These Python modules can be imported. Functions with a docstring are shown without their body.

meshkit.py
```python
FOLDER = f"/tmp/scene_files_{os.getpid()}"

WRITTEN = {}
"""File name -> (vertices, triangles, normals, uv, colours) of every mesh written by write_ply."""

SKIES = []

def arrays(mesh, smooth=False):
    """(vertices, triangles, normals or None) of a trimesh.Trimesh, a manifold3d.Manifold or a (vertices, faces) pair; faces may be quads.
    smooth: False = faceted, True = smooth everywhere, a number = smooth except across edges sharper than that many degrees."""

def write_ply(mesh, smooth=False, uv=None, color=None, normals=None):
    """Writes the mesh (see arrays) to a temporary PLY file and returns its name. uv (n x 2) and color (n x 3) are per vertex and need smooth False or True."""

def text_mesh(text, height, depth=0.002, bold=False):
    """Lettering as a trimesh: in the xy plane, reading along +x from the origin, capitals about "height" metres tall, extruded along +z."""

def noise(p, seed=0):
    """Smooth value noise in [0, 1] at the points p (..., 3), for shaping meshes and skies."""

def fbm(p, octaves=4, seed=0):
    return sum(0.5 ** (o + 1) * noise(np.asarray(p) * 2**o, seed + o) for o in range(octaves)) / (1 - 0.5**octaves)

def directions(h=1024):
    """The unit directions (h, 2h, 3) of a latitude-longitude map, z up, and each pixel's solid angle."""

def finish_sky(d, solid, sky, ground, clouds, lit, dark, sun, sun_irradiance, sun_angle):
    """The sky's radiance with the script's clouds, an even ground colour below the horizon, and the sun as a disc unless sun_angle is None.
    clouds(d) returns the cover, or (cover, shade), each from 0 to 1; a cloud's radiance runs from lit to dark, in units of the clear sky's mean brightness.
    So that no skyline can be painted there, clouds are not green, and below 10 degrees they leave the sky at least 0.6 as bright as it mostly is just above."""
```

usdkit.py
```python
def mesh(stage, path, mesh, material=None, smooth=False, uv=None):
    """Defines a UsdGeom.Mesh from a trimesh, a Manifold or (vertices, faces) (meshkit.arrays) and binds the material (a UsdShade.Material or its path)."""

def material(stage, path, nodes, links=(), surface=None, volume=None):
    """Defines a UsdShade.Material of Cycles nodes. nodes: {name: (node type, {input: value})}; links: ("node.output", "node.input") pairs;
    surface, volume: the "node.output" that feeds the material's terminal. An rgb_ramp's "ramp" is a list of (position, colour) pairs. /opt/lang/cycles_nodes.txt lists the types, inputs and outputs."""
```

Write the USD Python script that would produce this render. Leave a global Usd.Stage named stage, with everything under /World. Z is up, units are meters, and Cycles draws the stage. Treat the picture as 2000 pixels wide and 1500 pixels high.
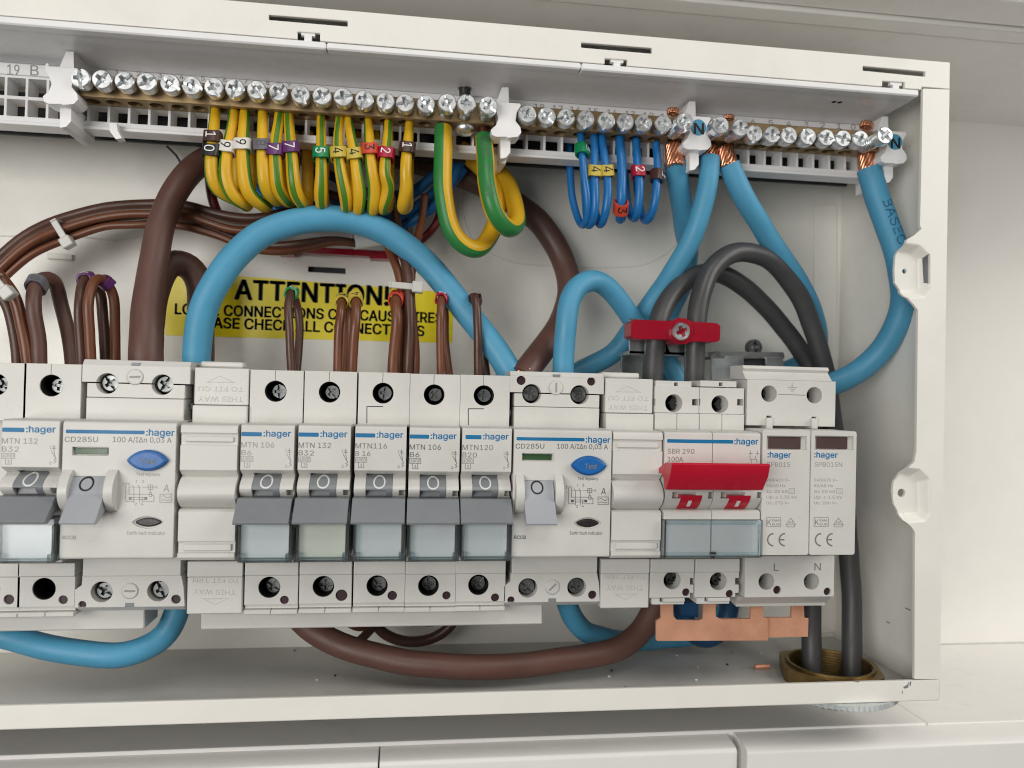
import math
import numpy as np, trimesh, manifold3d as m3
from shapely.geometry import Polygon, Point, box as sbox, LineString
from shapely.ops import unary_union
from shapely import affinity
from scipy.interpolate import CubicSpline
from scipy.spatial.transform import Rotation as Rot
from pxr import Usd, UsdGeom, UsdLux, UsdShade, Gf, Sdf
import usdkit, meshkit

# ---------------------------------------------------------------- stage, camera, lamps
stage = Usd.Stage.CreateInMemory()
UsdGeom.SetStageUpAxis(stage, UsdGeom.Tokens.z); UsdGeom.SetStageMetersPerUnit(stage, 1.0)
UsdGeom.Xform.Define(stage, '/World'); UsdGeom.Scope.Define(stage, '/World/Looks')
MM = 0.001                                   # shapes below are written in millimetres
CAM = np.array([123.573, -327.849, 11.449])
RM = Rot.from_rotvec([1.557405, -.083626, .121224]).as_matrix()
FPX = 1499.24                                # focal length, in pixels of the 2000 px photograph
EXPOSURE = 0.06
cam = UsdGeom.Camera.Define(stage, '/World/camera')
cam.CreateHorizontalApertureAttr(36.0); cam.CreateVerticalApertureAttr(27.0)
cam.CreateFocalLengthAttr(FPX / 2000 * 36); cam.CreateClippingRangeAttr(Gf.Vec2f(0.01, 50))
cam.CreateFStopAttr(11.0); cam.CreateFocusDistanceAttr(0.266); cam.CreateExposureAttr(EXPOSURE)
r0, r1, r2 = RM; p_ = CAM * MM
cam.AddTransformOp().Set(Gf.Matrix4d(*r0, 0, *(-r1), 0, *(-r2), 0, *p_, 1))

def lamp(name, pos, aim, w, h, power, color):
    l = UsdLux.RectLight.Define(stage, '/World/' + name)
    l.CreateWidthAttr(w); l.CreateHeightAttr(h); l.CreateIntensityAttr(power); l.CreateColorAttr(Gf.Vec3f(*color))
    z = np.array(pos, float) - np.array(aim, float); z /= np.linalg.norm(z)
    x = np.cross([0, 0, 1], z); x /= np.linalg.norm(x); y = np.cross(z, x)
    l.AddTransformOp().Set(Gf.Matrix4d(*x, 0, *y, 0, *z, 0, *map(float, pos), 1))
lamp('window_light', (-0.42, -0.90, 0.04), (0.12, 0, 0.03), 0.6, 0.5, 6.2, (1.0, 0.98, 0.94))
lamp('added_rim_light', (0.95, -0.50, 0.45), (0.30, 0, 0.0), 0.5, 0.5, 5.4, (1.0, 0.97, 0.92))  # added lamp without a known source, brightens the rims and right wall
lamp('ceiling_light', (0.15, -1.15, 1.10), (0.13, 0, 0.0), 0.8, 0.6, 3.6, (1.0, 0.975, 0.93))
dome = UsdLux.DomeLight.Define(stage, '/World/room_glow')

# ---------------------------------------------------------------- pixel -> place helpers
OFF = np.zeros(3)
def at(px, py, Y):
    "the point (mm) that lies in the plane Y and stands at this place of the photograph"
    d = RM.T @ np.array([(px - 1000) / FPX, (py - 750) / FPX, 1])
    return CAM + d * (Y - CAM[1]) / d[1] + OFF
def mmr(px, Y): return px * (Y - CAM[1]) / FPX
def proj(P):
    q = (np.asarray(P, float) - CAM) @ RM.T
    return np.stack([1000 + FPX * q[..., 0] / q[..., 2], 750 + FPX * q[..., 1] / q[..., 2]], -1)
def R4(x0, y0, x1, y1, Y):
    a, b = at(x0, y0, Y), at(x1, y1, Y)
    return min(a[0], b[0]), min(a[2], b[2]), max(a[0], b[0]), max(a[2], b[2])
def rp(x0, y0, x1, y1, Y): return sbox(*R4(x0, y0, x1, y1, Y))
def pp(pts, Y): return Polygon([(at(x, y, Y)[0], at(x, y, Y)[2]) for x, y in pts])
def pc(px, py, r, Y, seg=10):
    a = at(px, py, Y); return Point(a[0], a[2]).buffer(mmr(r, Y), quad_segs=seg)

# ---------------------------------------------------------------- shapes
def join(*ms):
    ms = [m for g in ms for m in (g if isinstance(g, (list, tuple)) else [g])]
    return trimesh.util.concatenate(ms)
def _ex(poly, t):
    gs = [g for g in getattr(poly, 'geoms', [poly]) if g.area > 1e-6]
    return join([trimesh.creation.extrude_polygon(g, t, engine='earcut') for g in gs])
def plate(poly, Y, t):
    "polygon in x,z extruded from the front face Y back by t"
    m = _ex(poly, t); v = m.vertices.copy()
    m.vertices = np.stack([v[:, 0], Y + t - v[:, 2], v[:, 1]], 1); return m
def prism(prof, x0, x1):
    "profile of (Y,Z) points drawn out along x"
    m = _ex(Polygon(prof), x1 - x0); v = m.vertices.copy()
    m.vertices = np.stack([v[:, 2] + x0, v[:, 0], v[:, 1]], 1); return m
def flat(poly_xy, z0, t):
    m = _ex(poly_xy, t); m.apply_translation([0, 0, z0]); return m
def bx(x0, x1, y0, y1, z0, z1, c=0.0):
    if c <= 0:
        return trimesh.creation.box(bounds=[[x0, y0, z0], [x1, y1, z1]])
    pts = []
    for sx, X in ((1, x0), (-1, x1)):
        for sy, Yy in ((1, y0), (-1, y1)):
            for sz, Z in ((1, z0), (-1, z1)):
                pts += [(X, Yy + sy * c, Z + sz * c), (X + sx * c, Yy, Z + sz * c), (X + sx * c, Yy + sy * c, Z)]
    return trimesh.Trimesh(pts).convex_hull
def pbox(x0, y0, x1, y1, Y, t, c=0.25):
    a = R4(x0, y0, x1, y1, Y); return bx(a[0], a[2], Y, Y + t, a[1], a[3], c)
def hull(pts): return trimesh.Trimesh(np.array(pts)).convex_hull
def man(m): return m3.Manifold(m3.Mesh(np.asarray(m.vertices, np.float32), np.asarray(m.faces, np.uint32)))
def tri(m):
    o = m.to_mesh(); return trimesh.Trimesh(o.vert_properties[:, :3], o.tri_verts, process=False)
def cut(a, *bs):
    A = man(a)
    for b in bs: A = A - man(b)
    return tri(A)
def cyl(p, q, r, seg=20, r2=None):
    p, q = np.array(p, float), np.array(q, float); L = np.linalg.norm(q - p)
    c = tri(m3.Manifold.cylinder(L, r, r if r2 is None else r2, seg))
    T = trimesh.geometry.align_vectors([0, 0, 1], (q - p) / L); c.apply_transform(T); c.apply_translation(p); return c
def ring(px, py, ro, ri, Y, t=.08): return plate(pc(px, py, ro, Y, 14).difference(pc(px, py, ri, Y, 14)), Y, t)

def curve(pts, step=1.6):
    "pts: (px, py, Y[, radius]); returns samples (n,3) and radii"
    P = np.array([at(*p[:3]) for p in pts]); r = np.array([p[3] if len(p) > 3 else np.nan for p in pts])
    k = np.r_[0, np.cumsum(np.maximum(np.linalg.norm(np.diff(P, axis=0), axis=1), 1e-3) ** 0.75)]
    n = max(6, int(np.linalg.norm(np.diff(P, axis=0), axis=1).sum() / step))
    u = np.linspace(0, k[-1], n)
    ok = ~np.isnan(r)
    C = CubicSpline(k, P, bc_type='natural')(u); s_ = np.linspace(0, 1, n)[:, None]
    L = np.linalg.norm(np.diff(C, axis=0), axis=1).sum()
    if L > 25:                                 # slight kinks: no real cable lies in a perfect curve
        q = np.concatenate([meshkit.noise(np.stack([u / k[-1] * L / 11 + P[0, 0], 0 * u + a * 7.7, 0 * u + P[0, 2]], 1), a)[:, None] for a in range(3)], 1) - .5
        C = C + q * min(1.0, .012 * L) * np.minimum(1, 4 * np.minimum(s_, 1 - s_))
    return C, (np.interp(u, k[ok], r[ok]) if ok.any() else None)
def frames(C, n0=(0, -1, 0)):
    t = np.gradient(C, axis=0); t /= np.linalg.norm(t, axis=1, keepdims=True)
    n = np.array(n0, float); N = []
    for q in t:
        n = n - q * (n @ q); n /= np.linalg.norm(n); N.append(n)
    N = np.array(N); return t, N, np.cross(t, N)
def tube(C, r, seg=16, mask=None, caps=True, n0=(0, -1, 0)):
    "round cable; mask: function of the column's angle (0 faces the viewer) picking the columns to build"
    r = np.broadcast_to(r, len(C)); t, N, B = frames(C, n0)
    a = np.arange(seg) / seg * 2 * np.pi
    V = C[:, None] + r[:, None, None] * (np.cos(a)[None, :, None] * N[:, None] + np.sin(a)[None, :, None] * B[:, None])
    n = len(C); F = []
    cols = [j for j in range(seg) if mask is None or mask((a[j] + np.pi / seg) % (2 * np.pi))]
    i = np.arange(n - 1)[:, None] * seg
    for j in cols:
        k = (j + 1) % seg
        F.append(np.concatenate([np.stack([i + j, i + k, i + seg + k], -1), np.stack([i + j, i + seg + k, i + seg + j], -1)], 0).reshape(-1, 3))
    V = V.reshape(-1, 3); F = np.concatenate(F)
    if caps and mask is None:
        V = np.vstack([V, C[:1], C[-1:]]); e = n * seg; b = (n - 1) * seg
        F = np.vstack([F, [[e, (j + 1) % seg, j] for j in range(seg)], [[e + 1, b + j, b + (j + 1) % seg] for j in range(seg)]])
    m = trimesh.Trimesh(V, F, process=False); m.remove_unreferenced_vertices(); return m
def wrap_text(C, r, s, s0, h, turn=0, n0=(0, -1, 0)):
    "lettering laid on a cable, reading along it from arc length s0"
    m = TXT(s, False).copy(); v = m.vertices * h; v[:, 2] = m.vertices[:, 2] / m.vertices[:, 2].max() * .08
    t, N, B = frames(C, n0); L = np.r_[0, np.cumsum(np.linalg.norm(np.diff(C, axis=0), axis=1))]
    u = s0 + v[:, 0]; f = lambda A: np.stack([np.interp(u, L, A[:, k]) for k in range(3)], 1)
    th = turn - (v[:, 1] - h / 2) / r; rr = r + v[:, 2] - .03
    m.vertices = f(C) + rr[:, None] * (np.cos(th)[:, None] * f(N) + np.sin(th)[:, None] * f(B)); return m

_txt = {}
def TXT(s, bold):
    if (s, bold) not in _txt: _txt[s, bold] = meshkit.text_mesh(s, 1.0, 0.1, bold=bold)
    return _txt[s, bold]
def txt(s, p0, p1, h, Y, bold=False, proud=.04):
    "lettering from pixel p0 to p1 along its baseline, capitals h pixels tall, on the plane Y"
    A, B = at(*p0, Y), at(*p1, Y); m = TXT(s, bold).copy(); v = m.vertices
    L = np.linalg.norm(B - A); ux = (B - A) / L; uy = np.array([-ux[2], 0, ux[0]])
    x0, x1 = v[:, 0].min(), v[:, 0].max()
    q = (v[:, :1] - x0) / (x1 - x0) * L * ux + v[:, 1:2] * mmr(h, Y) * uy
    q[:, 1] = np.where(v[:, 2] > .05, -proud, .03)
    m.vertices = A + q; return m
def stroke(pts, w, Y, t=.03):
    "a printed line through pixels"
    g = LineString([(at(x, y, Y)[0], at(x, y, Y)[2]) for x, y in pts]).buffer(mmr(w, Y) / 2, cap_style=2, join_style=2)
    return plate(g, Y - t, t + .03)

# ---------------------------------------------------------------- looks
LOOK = {}
def plastic(name, col, rough=.45, spec=.5, grain=.03, bev=.0003, bump=.15, scale=900, scuff=0.0):
    "moulded plastic, sheath or paint: fine grain, faint uneven tone, rounded edges, optional pale scuffs"
    c = np.array(col, float); d = 1 - grain * 2; u = 1 + grain * 2
    nodes = {'g': ('geometry', {}), 'n': ('noise_texture', {'scale': 60.0, 'detail': 6.0, 'roughness': .6}), 'f': ('noise_texture', {'scale': float(scale), 'detail': 2.0}),
             'r': ('rgb_ramp', {'ramp': [(.25, tuple(np.clip(c * d, 0, 1))), (.75, tuple(np.clip(c * u, 0, 1)))]}),
             'b': ('bump', {'strength': float(bump), 'distance': .0002}),
             'rr': ('map_range', {'from_min': .3, 'from_max': .7, 'to_min': max(rough - .12, .02), 'to_max': rough + .12}),
             'p': ('principled_bsdf', {'specular_ior_level': float(spec)})}
    links = [('g.position', 'n.vector'), ('g.position', 'f.vector'), ('n.fac', 'r.fac'), ('n.fac', 'rr.value'), ('rr.result', 'p.roughness'), ('f.fac', 'b.height'), ('b.normal', 'p.normal')]
    if scuff:
        nodes['s'] = ('noise_texture', {'scale': 420.0, 'detail': 5.0, 'roughness': .7, 'distortion': 1.5}); nodes['sr'] = ('rgb_ramp', {'ramp': [(.60, (0, 0, 0)), (.74, (scuff,) * 3)]})
        nodes['m'] = ('mix_color', {'blend_type': 'mix', 'b': tuple(np.clip(c * 1.15 + .10, 0, 1)) if c.mean() < .45 else tuple(c * .62)})
        links += [('g.position', 's.vector'), ('s.fac', 'sr.fac'), ('sr.color', 'm.fac'), ('r.color', 'm.a'), ('m.result', 'p.base_color')]
    else:
        links.append(('r.color', 'p.base_color'))
    if bev:
        nodes['e'] = ('bevel', {'radius': float(bev)}); links.append(('e.bevel', 'b.normal'))
    LOOK[name] = usdkit.material(stage, '/World/Looks/' + name, nodes, links, surface='p.BSDF')
def metal(name, col, rough=.3, metallic=1.0, grain=.08, scale=250, bev=.00015, bump=.1):
    c = np.array(col, float)
    nodes = {'g': ('geometry', {}), 'n': ('noise_texture', {'scale': float(scale), 'detail': 5.0}),
             'r': ('rgb_ramp', {'ramp': [(.25, tuple(np.clip(c * (1 - 2 * grain), 0, 1))), (.75, tuple(np.clip(c * (1 + 2 * grain), 0, 1)))]}),
             'rr': ('map_range', {'from_min': .3, 'from_max': .7, 'to_min': rough * .75, 'to_max': rough * 1.25}),
             'b': ('bump', {'strength': float(bump), 'distance': .0002}), 'p': ('principled_bsdf', {'metallic': float(metallic)})}
    links = [('g.position', 'n.vector'), ('n.fac', 'r.fac'), ('r.color', 'p.base_color'), ('n.fac', 'rr.value'), ('rr.result', 'p.roughness'), ('n.fac', 'b.height'), ('b.normal', 'p.normal')]
    if bev:
        nodes['e'] = ('bevel', {'radius': float(bev)}); links.append(('e.bevel', 'b.normal'))
    LOOK[name] = usdkit.material(stage, '/World/Looks/' + name, nodes, links, surface='p.BSDF')
def clear(name, tint, gloss=.12):
    LOOK[name] = usdkit.material(stage, '/World/Looks/' + name, {'t': ('transparent_bsdf', {'color': tint}), 'g': ('glossy_bsdf', {'roughness': .12}), 'd': ('diffuse_bsdf', {'color': tint}),
        'f': ('fresnel', {'IOR': 1.45}), 'm': ('mix_closure', {}), 'k': ('mix_closure', {'fac': float(gloss)})},
        [('t.BSDF', 'k.closure1'), ('d.BSDF', 'k.closure2'), ('k.closure', 'm.closure1'), ('g.BSDF', 'm.closure2'), ('f.fac', 'm.fac')], surface='m.closure')
plastic('module_white', (.64, .63, .60), .42, grain=.03, bump=.22, scale=1400, scuff=.10)
plastic('filler_white', (.665, .655, .625), .42, grain=.02, bump=.22, scale=1400, scuff=.10)
plastic('carrier_white', (.87, .865, .87), .36, grain=.015)
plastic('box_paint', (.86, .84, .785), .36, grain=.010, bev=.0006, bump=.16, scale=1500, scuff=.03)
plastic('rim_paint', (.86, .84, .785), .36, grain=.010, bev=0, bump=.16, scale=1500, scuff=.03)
plastic('dusty_shaded_paint', (.58, .57, .545), .5, grain=.06, bev=.0006, scuff=.25)  # dusty grain, with the shade on the box floor put into its base colour
plastic('cupboard_paint', (.84, .825, .80), .4, grain=.008, bev=.001, bump=.12, scale=300)
plastic('wall_paint', (.86, .84, .80), .55, grain=.008, bev=0, bump=.3, scale=260)
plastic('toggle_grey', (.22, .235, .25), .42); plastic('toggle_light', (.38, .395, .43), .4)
plastic('slot_dark', (.02, .022, .025), .6); plastic('hole_dark', (.012, .01, .01), .7, spec=.2); plastic('cap_maroon', (.035, .010, .016), .5)
plastic('ink_blue', (.0, .155, .36), .5, bev=0, bump=0); plastic('ink_grey', (.20, .195, .19), .6, bev=0, bump=0); plastic('ink_pale', (.33, .32, .305), .6, bev=0, bump=0)
plastic('ink_dark', (.10, .10, .10), .6, bev=0, bump=0); plastic('ink_black', (.012, .012, .012), .5, bev=0, bump=0); plastic('ink_white', (.75, .75, .73), .5, bev=0, bump=0)
plastic('button_blue', (.012, .13, .42), .35); plastic('insulator_blue', (.006, .06, .15), .4); plastic('handle_red', (.54, .006, .03), .35, grain=.04); plastic('clamp_red', (.30, .004, .018), .22)
plastic('window_green', (.035, .085, .03), .3); plastic('window_maroon', (.085, .055, .05), .25); plastic('indicator_dark', (.03, .022, .025), .3)
plastic('card_white', (.80, .83, .84), .5); plastic('card_yellow', (.80, .81, .70), .5)
plastic('sheath_blue', (.075, .315, .50), .5, scuff=.22, grain=.05, bev=0, scale=1800); plastic('sheath_print', (.03, .12, .22), .5, bev=0); plastic('sheath_thin_blue', (.010, .15, .42), .35, grain=.04, bev=0)
plastic('sheath_brown', (.112, .052, .040), .5, scuff=.18, grain=.06, bev=0, scale=1800)
plastic('sheath_thin_brown', (.15, .050, .022), .38, grain=.08, bev=0); plastic('sheath_dark_brown', (.08, .034, .022), .38, grain=.06, bev=0)
plastic('sheath_grey', (.058, .058, .060), .45, scuff=.25, grain=.08, bev=0, scale=1800); plastic('sheath_yellow', (.68, .40, .012), .4, grain=.05, bev=0); plastic('sheath_green', (.022, .20, .042), .4, grain=.04, bev=0)
plastic('stripe_green', (.07, .20, .012), .4, grain=.04, bev=0); plastic('sheath_red', (.14, .004, .008), .4, bev=0); plastic('tie_clear', (.55, .55, .52), .35)
plastic('sticker_yellow', (.90, .74, .015), .35, grain=.04, bev=0)
for n, c in dict(brown=(.055, .022, .018), black=(.012, .012, .014), white=(.72, .70, .66), grey=(.13, .13, .15), violet=(.115, .025, .14), green=(.0, .22, .075), yellow=(.56, .43, .06), orange=(.58, .06, .025), crimson=(.40, .004, .035)).items():
    plastic('marker_' + n, c, .38)
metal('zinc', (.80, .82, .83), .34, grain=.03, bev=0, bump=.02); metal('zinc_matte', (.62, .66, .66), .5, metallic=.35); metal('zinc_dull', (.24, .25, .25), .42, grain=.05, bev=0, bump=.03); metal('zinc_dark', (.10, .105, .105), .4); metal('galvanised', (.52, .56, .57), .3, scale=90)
metal('brass_dull', (.37, .26, .135), .42, metallic=.65); metal('brass_nut', (.30, .21, .085), .38, metallic=.9); metal('copper_strand', (.85, .40, .24), .32); metal('copper_plate', (.96, .47, .30), .36, metallic=.5, grain=.06, scale=110); metal('copper_dark', (.10, .03, .015), .5, metallic=.6)
clear('clear_blue', (.975, .99, .995), .03); clear('clear_edge', (.90, .965, .98), .04)
usdkit.material(stage, '/World/Looks/room', {'b': ('background_shader', {'color': (1.0, .98, .95), 'strength': .10})}, [], surface='b.background')
UsdShade.MaterialBindingAPI.Apply(dome.GetPrim()).Bind(UsdShade.Material.Get(stage, '/World/Looks/room'))

# ---------------------------------------------------------------- things and their parts
USED = {}
def numbered(path):
    n = USED.get(path, 0); USED[path] = n + 1
    return path if n == 0 else '%s_%03d' % (path, n)
class Thing:
    def __init__(s, name, label, cat, group=None, kind=None):
        s.name, s.meta, s.ps = name, dict(label=label, category=cat, group=group, kind=kind), []
    def part(s, name, mesh, look, smooth=30, sub=None, label=None):
        s.ps.append((name, mesh, look, smooth, sub, label)); return len(s.ps) - 1
    def done(s, single=False):
        V = np.vstack([p[1].vertices for p in s.ps]); lo, hi = V.min(0), V.max(0)
        base = np.array([(lo[0] + hi[0]) / 2, (lo[1] + hi[1]) / 2, lo[2]])
        path = numbered('/World/' + s.name); made = {}
        for i, (name, mesh, look, smooth, sub, label) in enumerate(s.ps):
            m = mesh.copy(); m.vertices = (m.vertices - base) * MM
            if single:
                g = usdkit.mesh(stage, path, m, LOOK[look], smooth=smooth); g.AddTranslateOp().Set(Gf.Vec3d(*(base * MM))); root = g; break
            if i == 0:
                root = UsdGeom.Xform.Define(stage, path); root.AddTranslateOp().Set(Gf.Vec3d(*(base * MM)))
            made[i] = numbered((path if sub is None else made[sub]) + '/' + name)
            g = usdkit.mesh(stage, made[i], m, LOOK[look], smooth=smooth)
            if label: g.GetPrim().SetCustomDataByKey('label', label)
        for k, v in s.meta.items():
            if v: root.GetPrim().SetCustomDataByKey(k, v)
def one(name, mesh, look, label, cat, group=None, kind=None, smooth=30):
    t = Thing(name, label, cat, group, kind); t.part(name, mesh, look, smooth); t.done(single=True)

def screw_head(px, py, Y, r, h, ang, shank=0, rs=None, slot=True, deep=.75):
    "combination screw seen from the front; its head's face lies in the plane Y"
    a = man(cyl([0, 0, 0], [0, 0, h], r, 28)) ^ man(cyl([0, 0, -r], [0, 0, h + .01], r * 1.35 + h, 28, r * .90))
    d = r * deep
    arm = lambda w, L, t: man(trimesh.creation.box(extents=[w, L, 2 * d])).rotate([0, 0, t]).translate([0, 0, h])
    a = a - arm(r * .42, r * 1.3, ang) - arm(r * .42, r * 1.3, ang + 90)
    a = a - man(trimesh.creation.box(extents=[r * .34, r * 2.3, d * 1.3])).rotate([0, 0, ang + 0]).translate([0, 0, h]) if slot else a
    a = a - man(cyl([0, 0, h - d * 1.2], [0, 0, h + .1], r * .15, 8, r * .42))
    m = tri(a); v = m.vertices
    P = at(px, py, Y); m.vertices = np.stack([v[:, 0], h - v[:, 2], v[:, 1]], 1) + P
    if shank:
        rings = [cyl([P[0], P[1] + h - .05 + k * .6, P[2]], [P[0], P[1] + h + .35 + k * .6, P[2]], (rs or r * .8) * (1.0 if k % 2 else .9), 20) for k in range(int(shank / .6))]
        m = join(m, rings)
    return m
# ================================================================ the setting
one('back_wall', bx(-330, 800, 53, 58, -118, 165), 'wall_paint', 'cream painted wall behind the open metal box', 'wall', kind='structure')
# recess top (underside of the upper cupboard) with its groove, and the cupboard's front
one('upper_cupboard', join(bx(-330, 800, -34, 58, 165, 185), bx(-330, 800, -44, -35.2, 164.4, 185)), 'cupboard_paint', 'pale painted underside of the cupboard above the open metal box', 'cupboard')
one('cupboard_front', bx(-330, 800, -64, -44.3, 166, 420, 1.5), 'cupboard_paint', 'pale front edge of the cupboard at the top right corner of the photo', 'cupboard front')
# ledge under the box: two boards, then the moulded fronts below
one('ledge', bx(-330, 334, -40, 53, -130, -118), 'cupboard_paint', 'painted ledge board running beneath the metal box', 'ledge', kind='structure')
one('ledge', bx(334.5, 800, -40, 53, -130, -118.25), 'cupboard_paint', 'painted ledge board at the lower right beyond the metal box corner', 'ledge', kind='structure')
def front(x0, x1, label, z=-119.5, y=-41, roll=7):
    a = np.linspace(0, np.pi / 2, 9)
    prof = [(y + 1, z - 200), (y + 1, z), (y, z)] + [(y - roll * .9, z - .9), (y - roll * 1.15, z - 1.5), (y - roll * 1.28, z - 2.6)] + [(y - roll * 1.3, z - 200)]
    one('moulding_front', prism(prof[::-1], x0, x1), 'cupboard_paint', label, 'moulding')
front(-330, at(739, 1470, -48)[0], 'white moulded cupboard front at the lower left, ending at the first joint')
front(at(742, 1470, -48)[0], at(1436, 1450, -48)[0], 'white moulded cupboard front between the two joints under the box')
front(at(1449, 1470, -48)[0], 800, 'white moulded cupboard front at the lower right past the wide joint', z=-119, roll=9)

# ================================================================ the metal box
XL, XR, ZT, ZB, YF, YB = -190, 323.1, 140.8, -99.9, -62, 9
b = Thing('metal_consumer_unit_box', 'cream painted open metal consumer unit box holding all the switchgear', 'consumer unit box')
back = sbox(XL, ZB, XR, ZT)
for q in ([(602, 520), (675, 524), (675, 535), (602, 531)], [(1090, 545), (1102, 545), (1102, 554), (1090, 554)]): back = back.difference(pp(q, YB))
k_back = b.part('back_panel', plate(back, YB, 1.2), 'box_paint')
b.part('bottom_panel', cut(bx(XL, XR, YF + 1.3, YB - .01, ZB, ZB + 1.4), cyl([at(1619, 1330, -40)[0], -40.5, ZB - 5], [at(1619, 1330, -40)[0], -40.5, ZB + 5], 17, 32)), 'dusty_shaded_paint')
b.part('top_panel', bx(XL, XR, YF + 1.3, YB - .01, ZT - 1.2, ZT), 'box_paint')
b.part('side_panel', bx(XR - 1.2, XR, YF + 1.3, YB - .01, ZB + 1.41, ZT - 1.21), 'box_paint')
b.part('side_panel', bx(XL, XL + 1.2, YF + 1.3, YB - .01, ZB + 1.41, ZT - 1.21), 'box_paint')
zi = at(1787, 1329, YF)[2]; xi = at(1794, 700, YF)[0]; zc = at(1830, 172, YF)[2]
top = sbox(XL, 129.6, XR, ZT).difference(sbox(at(1800, 190, YF)[0], 0, XR + 5, zc))
top = top.difference(pp([(1803, 172), (1780, 190), (1830, 200), (1830, 172)], YF))
for q in ([(525, 29), (679, 41), (679, 52), (525, 39)], [(1135, 83), (1273, 94), (1273, 105), (1135, 93)], [(1685, 129), (1807, 140), (1807, 150), (1685, 138)]):
    top = top.difference(pp(q, YF).buffer(-.25).buffer(.25))
hooks = ((603, 72), (1203, 124), (1745, 168))
for hx, hy in hooks: top = top.difference(pp([(hx - 22, hy - 10), (hx + 22, hy - 7), (hx + 22, hy + 12), (hx + 12, hy + 22), (hx - 12, hy + 20), (hx - 22, hy + 8)], YF))
b.part('top_rim', plate(top.buffer(-.4).buffer(.4), YF, 1.3), 'box_paint')
b.part('bottom_rim', plate(sbox(XL, ZB, XR, zi).buffer(-.6).buffer(.6), YF, 1.3), 'box_paint')
xo = XR; T1 = [(1803, 173), (1797, 440), (1800, 447), (1785, 460), (1771, 468), (1768, 480), (1760, 497), (1758, 525), (1759, 550), (1768, 563), (1770, 579), (1785, 595), (1793, 606), (1790, 880), (1786, 902), (1772, 915), (1766, 930), (1757, 942), (1753, 965), (1757, 988), (1764, 1000), (1767, 1017), (1781, 1030), (1787, 1040), (1786, 1326)]
w = [(at(x, y, YF)[0], at(x, y, YF)[2]) for x, y in T1]
rim = Polygon(w + [(xo, zi + .15), (xo, zc - .15)])
def dish(cy, rim):
    y0 = YF; d = 3.2
    outer = [(1758, cy - 62), (1806, cy - 62), (1822, cy - 48), (1824, cy + 44), (1812, cy + 60), (1760, cy + 62)]
    return outer
pan = []
for (cx, cy, hr) in ((1778, 527, 5.5), (1772, 965, 9)):
    o = pp([(1740, cy - 58), (1797, cy - 50), (1817, cy - 30), (1819, cy + 40), (1808, cy + 55), (1740, cy + 60)], YF)
    inn = pp([(1740, cy - 38), (1790, cy - 34), (1808, cy - 22), (1810, cy + 30), (1800, cy + 40), (1740, cy + 42)], YF)
    cutp = rim.intersection(o); rim = rim.difference(o)
    hole = pc(cx, cy, hr, YF)
    slot = pp([(1808, cy - 24), (1817, cy - 36), (1817, cy + 28), (1810, cy + 24)], YF)
    q = cutp.difference(hole).difference(slot if cy < 700 else Polygon())
    m = plate(q, YF, 1.2); m = m.subdivide_to_size(1.0); v = m.vertices
    from shapely import points, distance as sdist
    dd = sdist(points(v[:, [0, 2]]), o.boundary); k = np.clip(dd / 3.4, 0, 1); k = k * k * (3 - 2 * k)
    v[:, 1] += 3.4 * k; m.vertices = v
    # the dished tab keeps the rim's cut outline: only its inner part is pressed back
    pan.append(m)
b.part('side_rim', plate(rim, YF, 1.3), 'rim_paint')
for m in pan: b.part('fixing_tab', m, 'rim_paint', 60, label='pressed tab with a hole')
b.part('left_rim', plate(sbox(XL, zi + .2, XL + 9, 129.4), YF, 1.3), 'box_paint')
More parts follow.
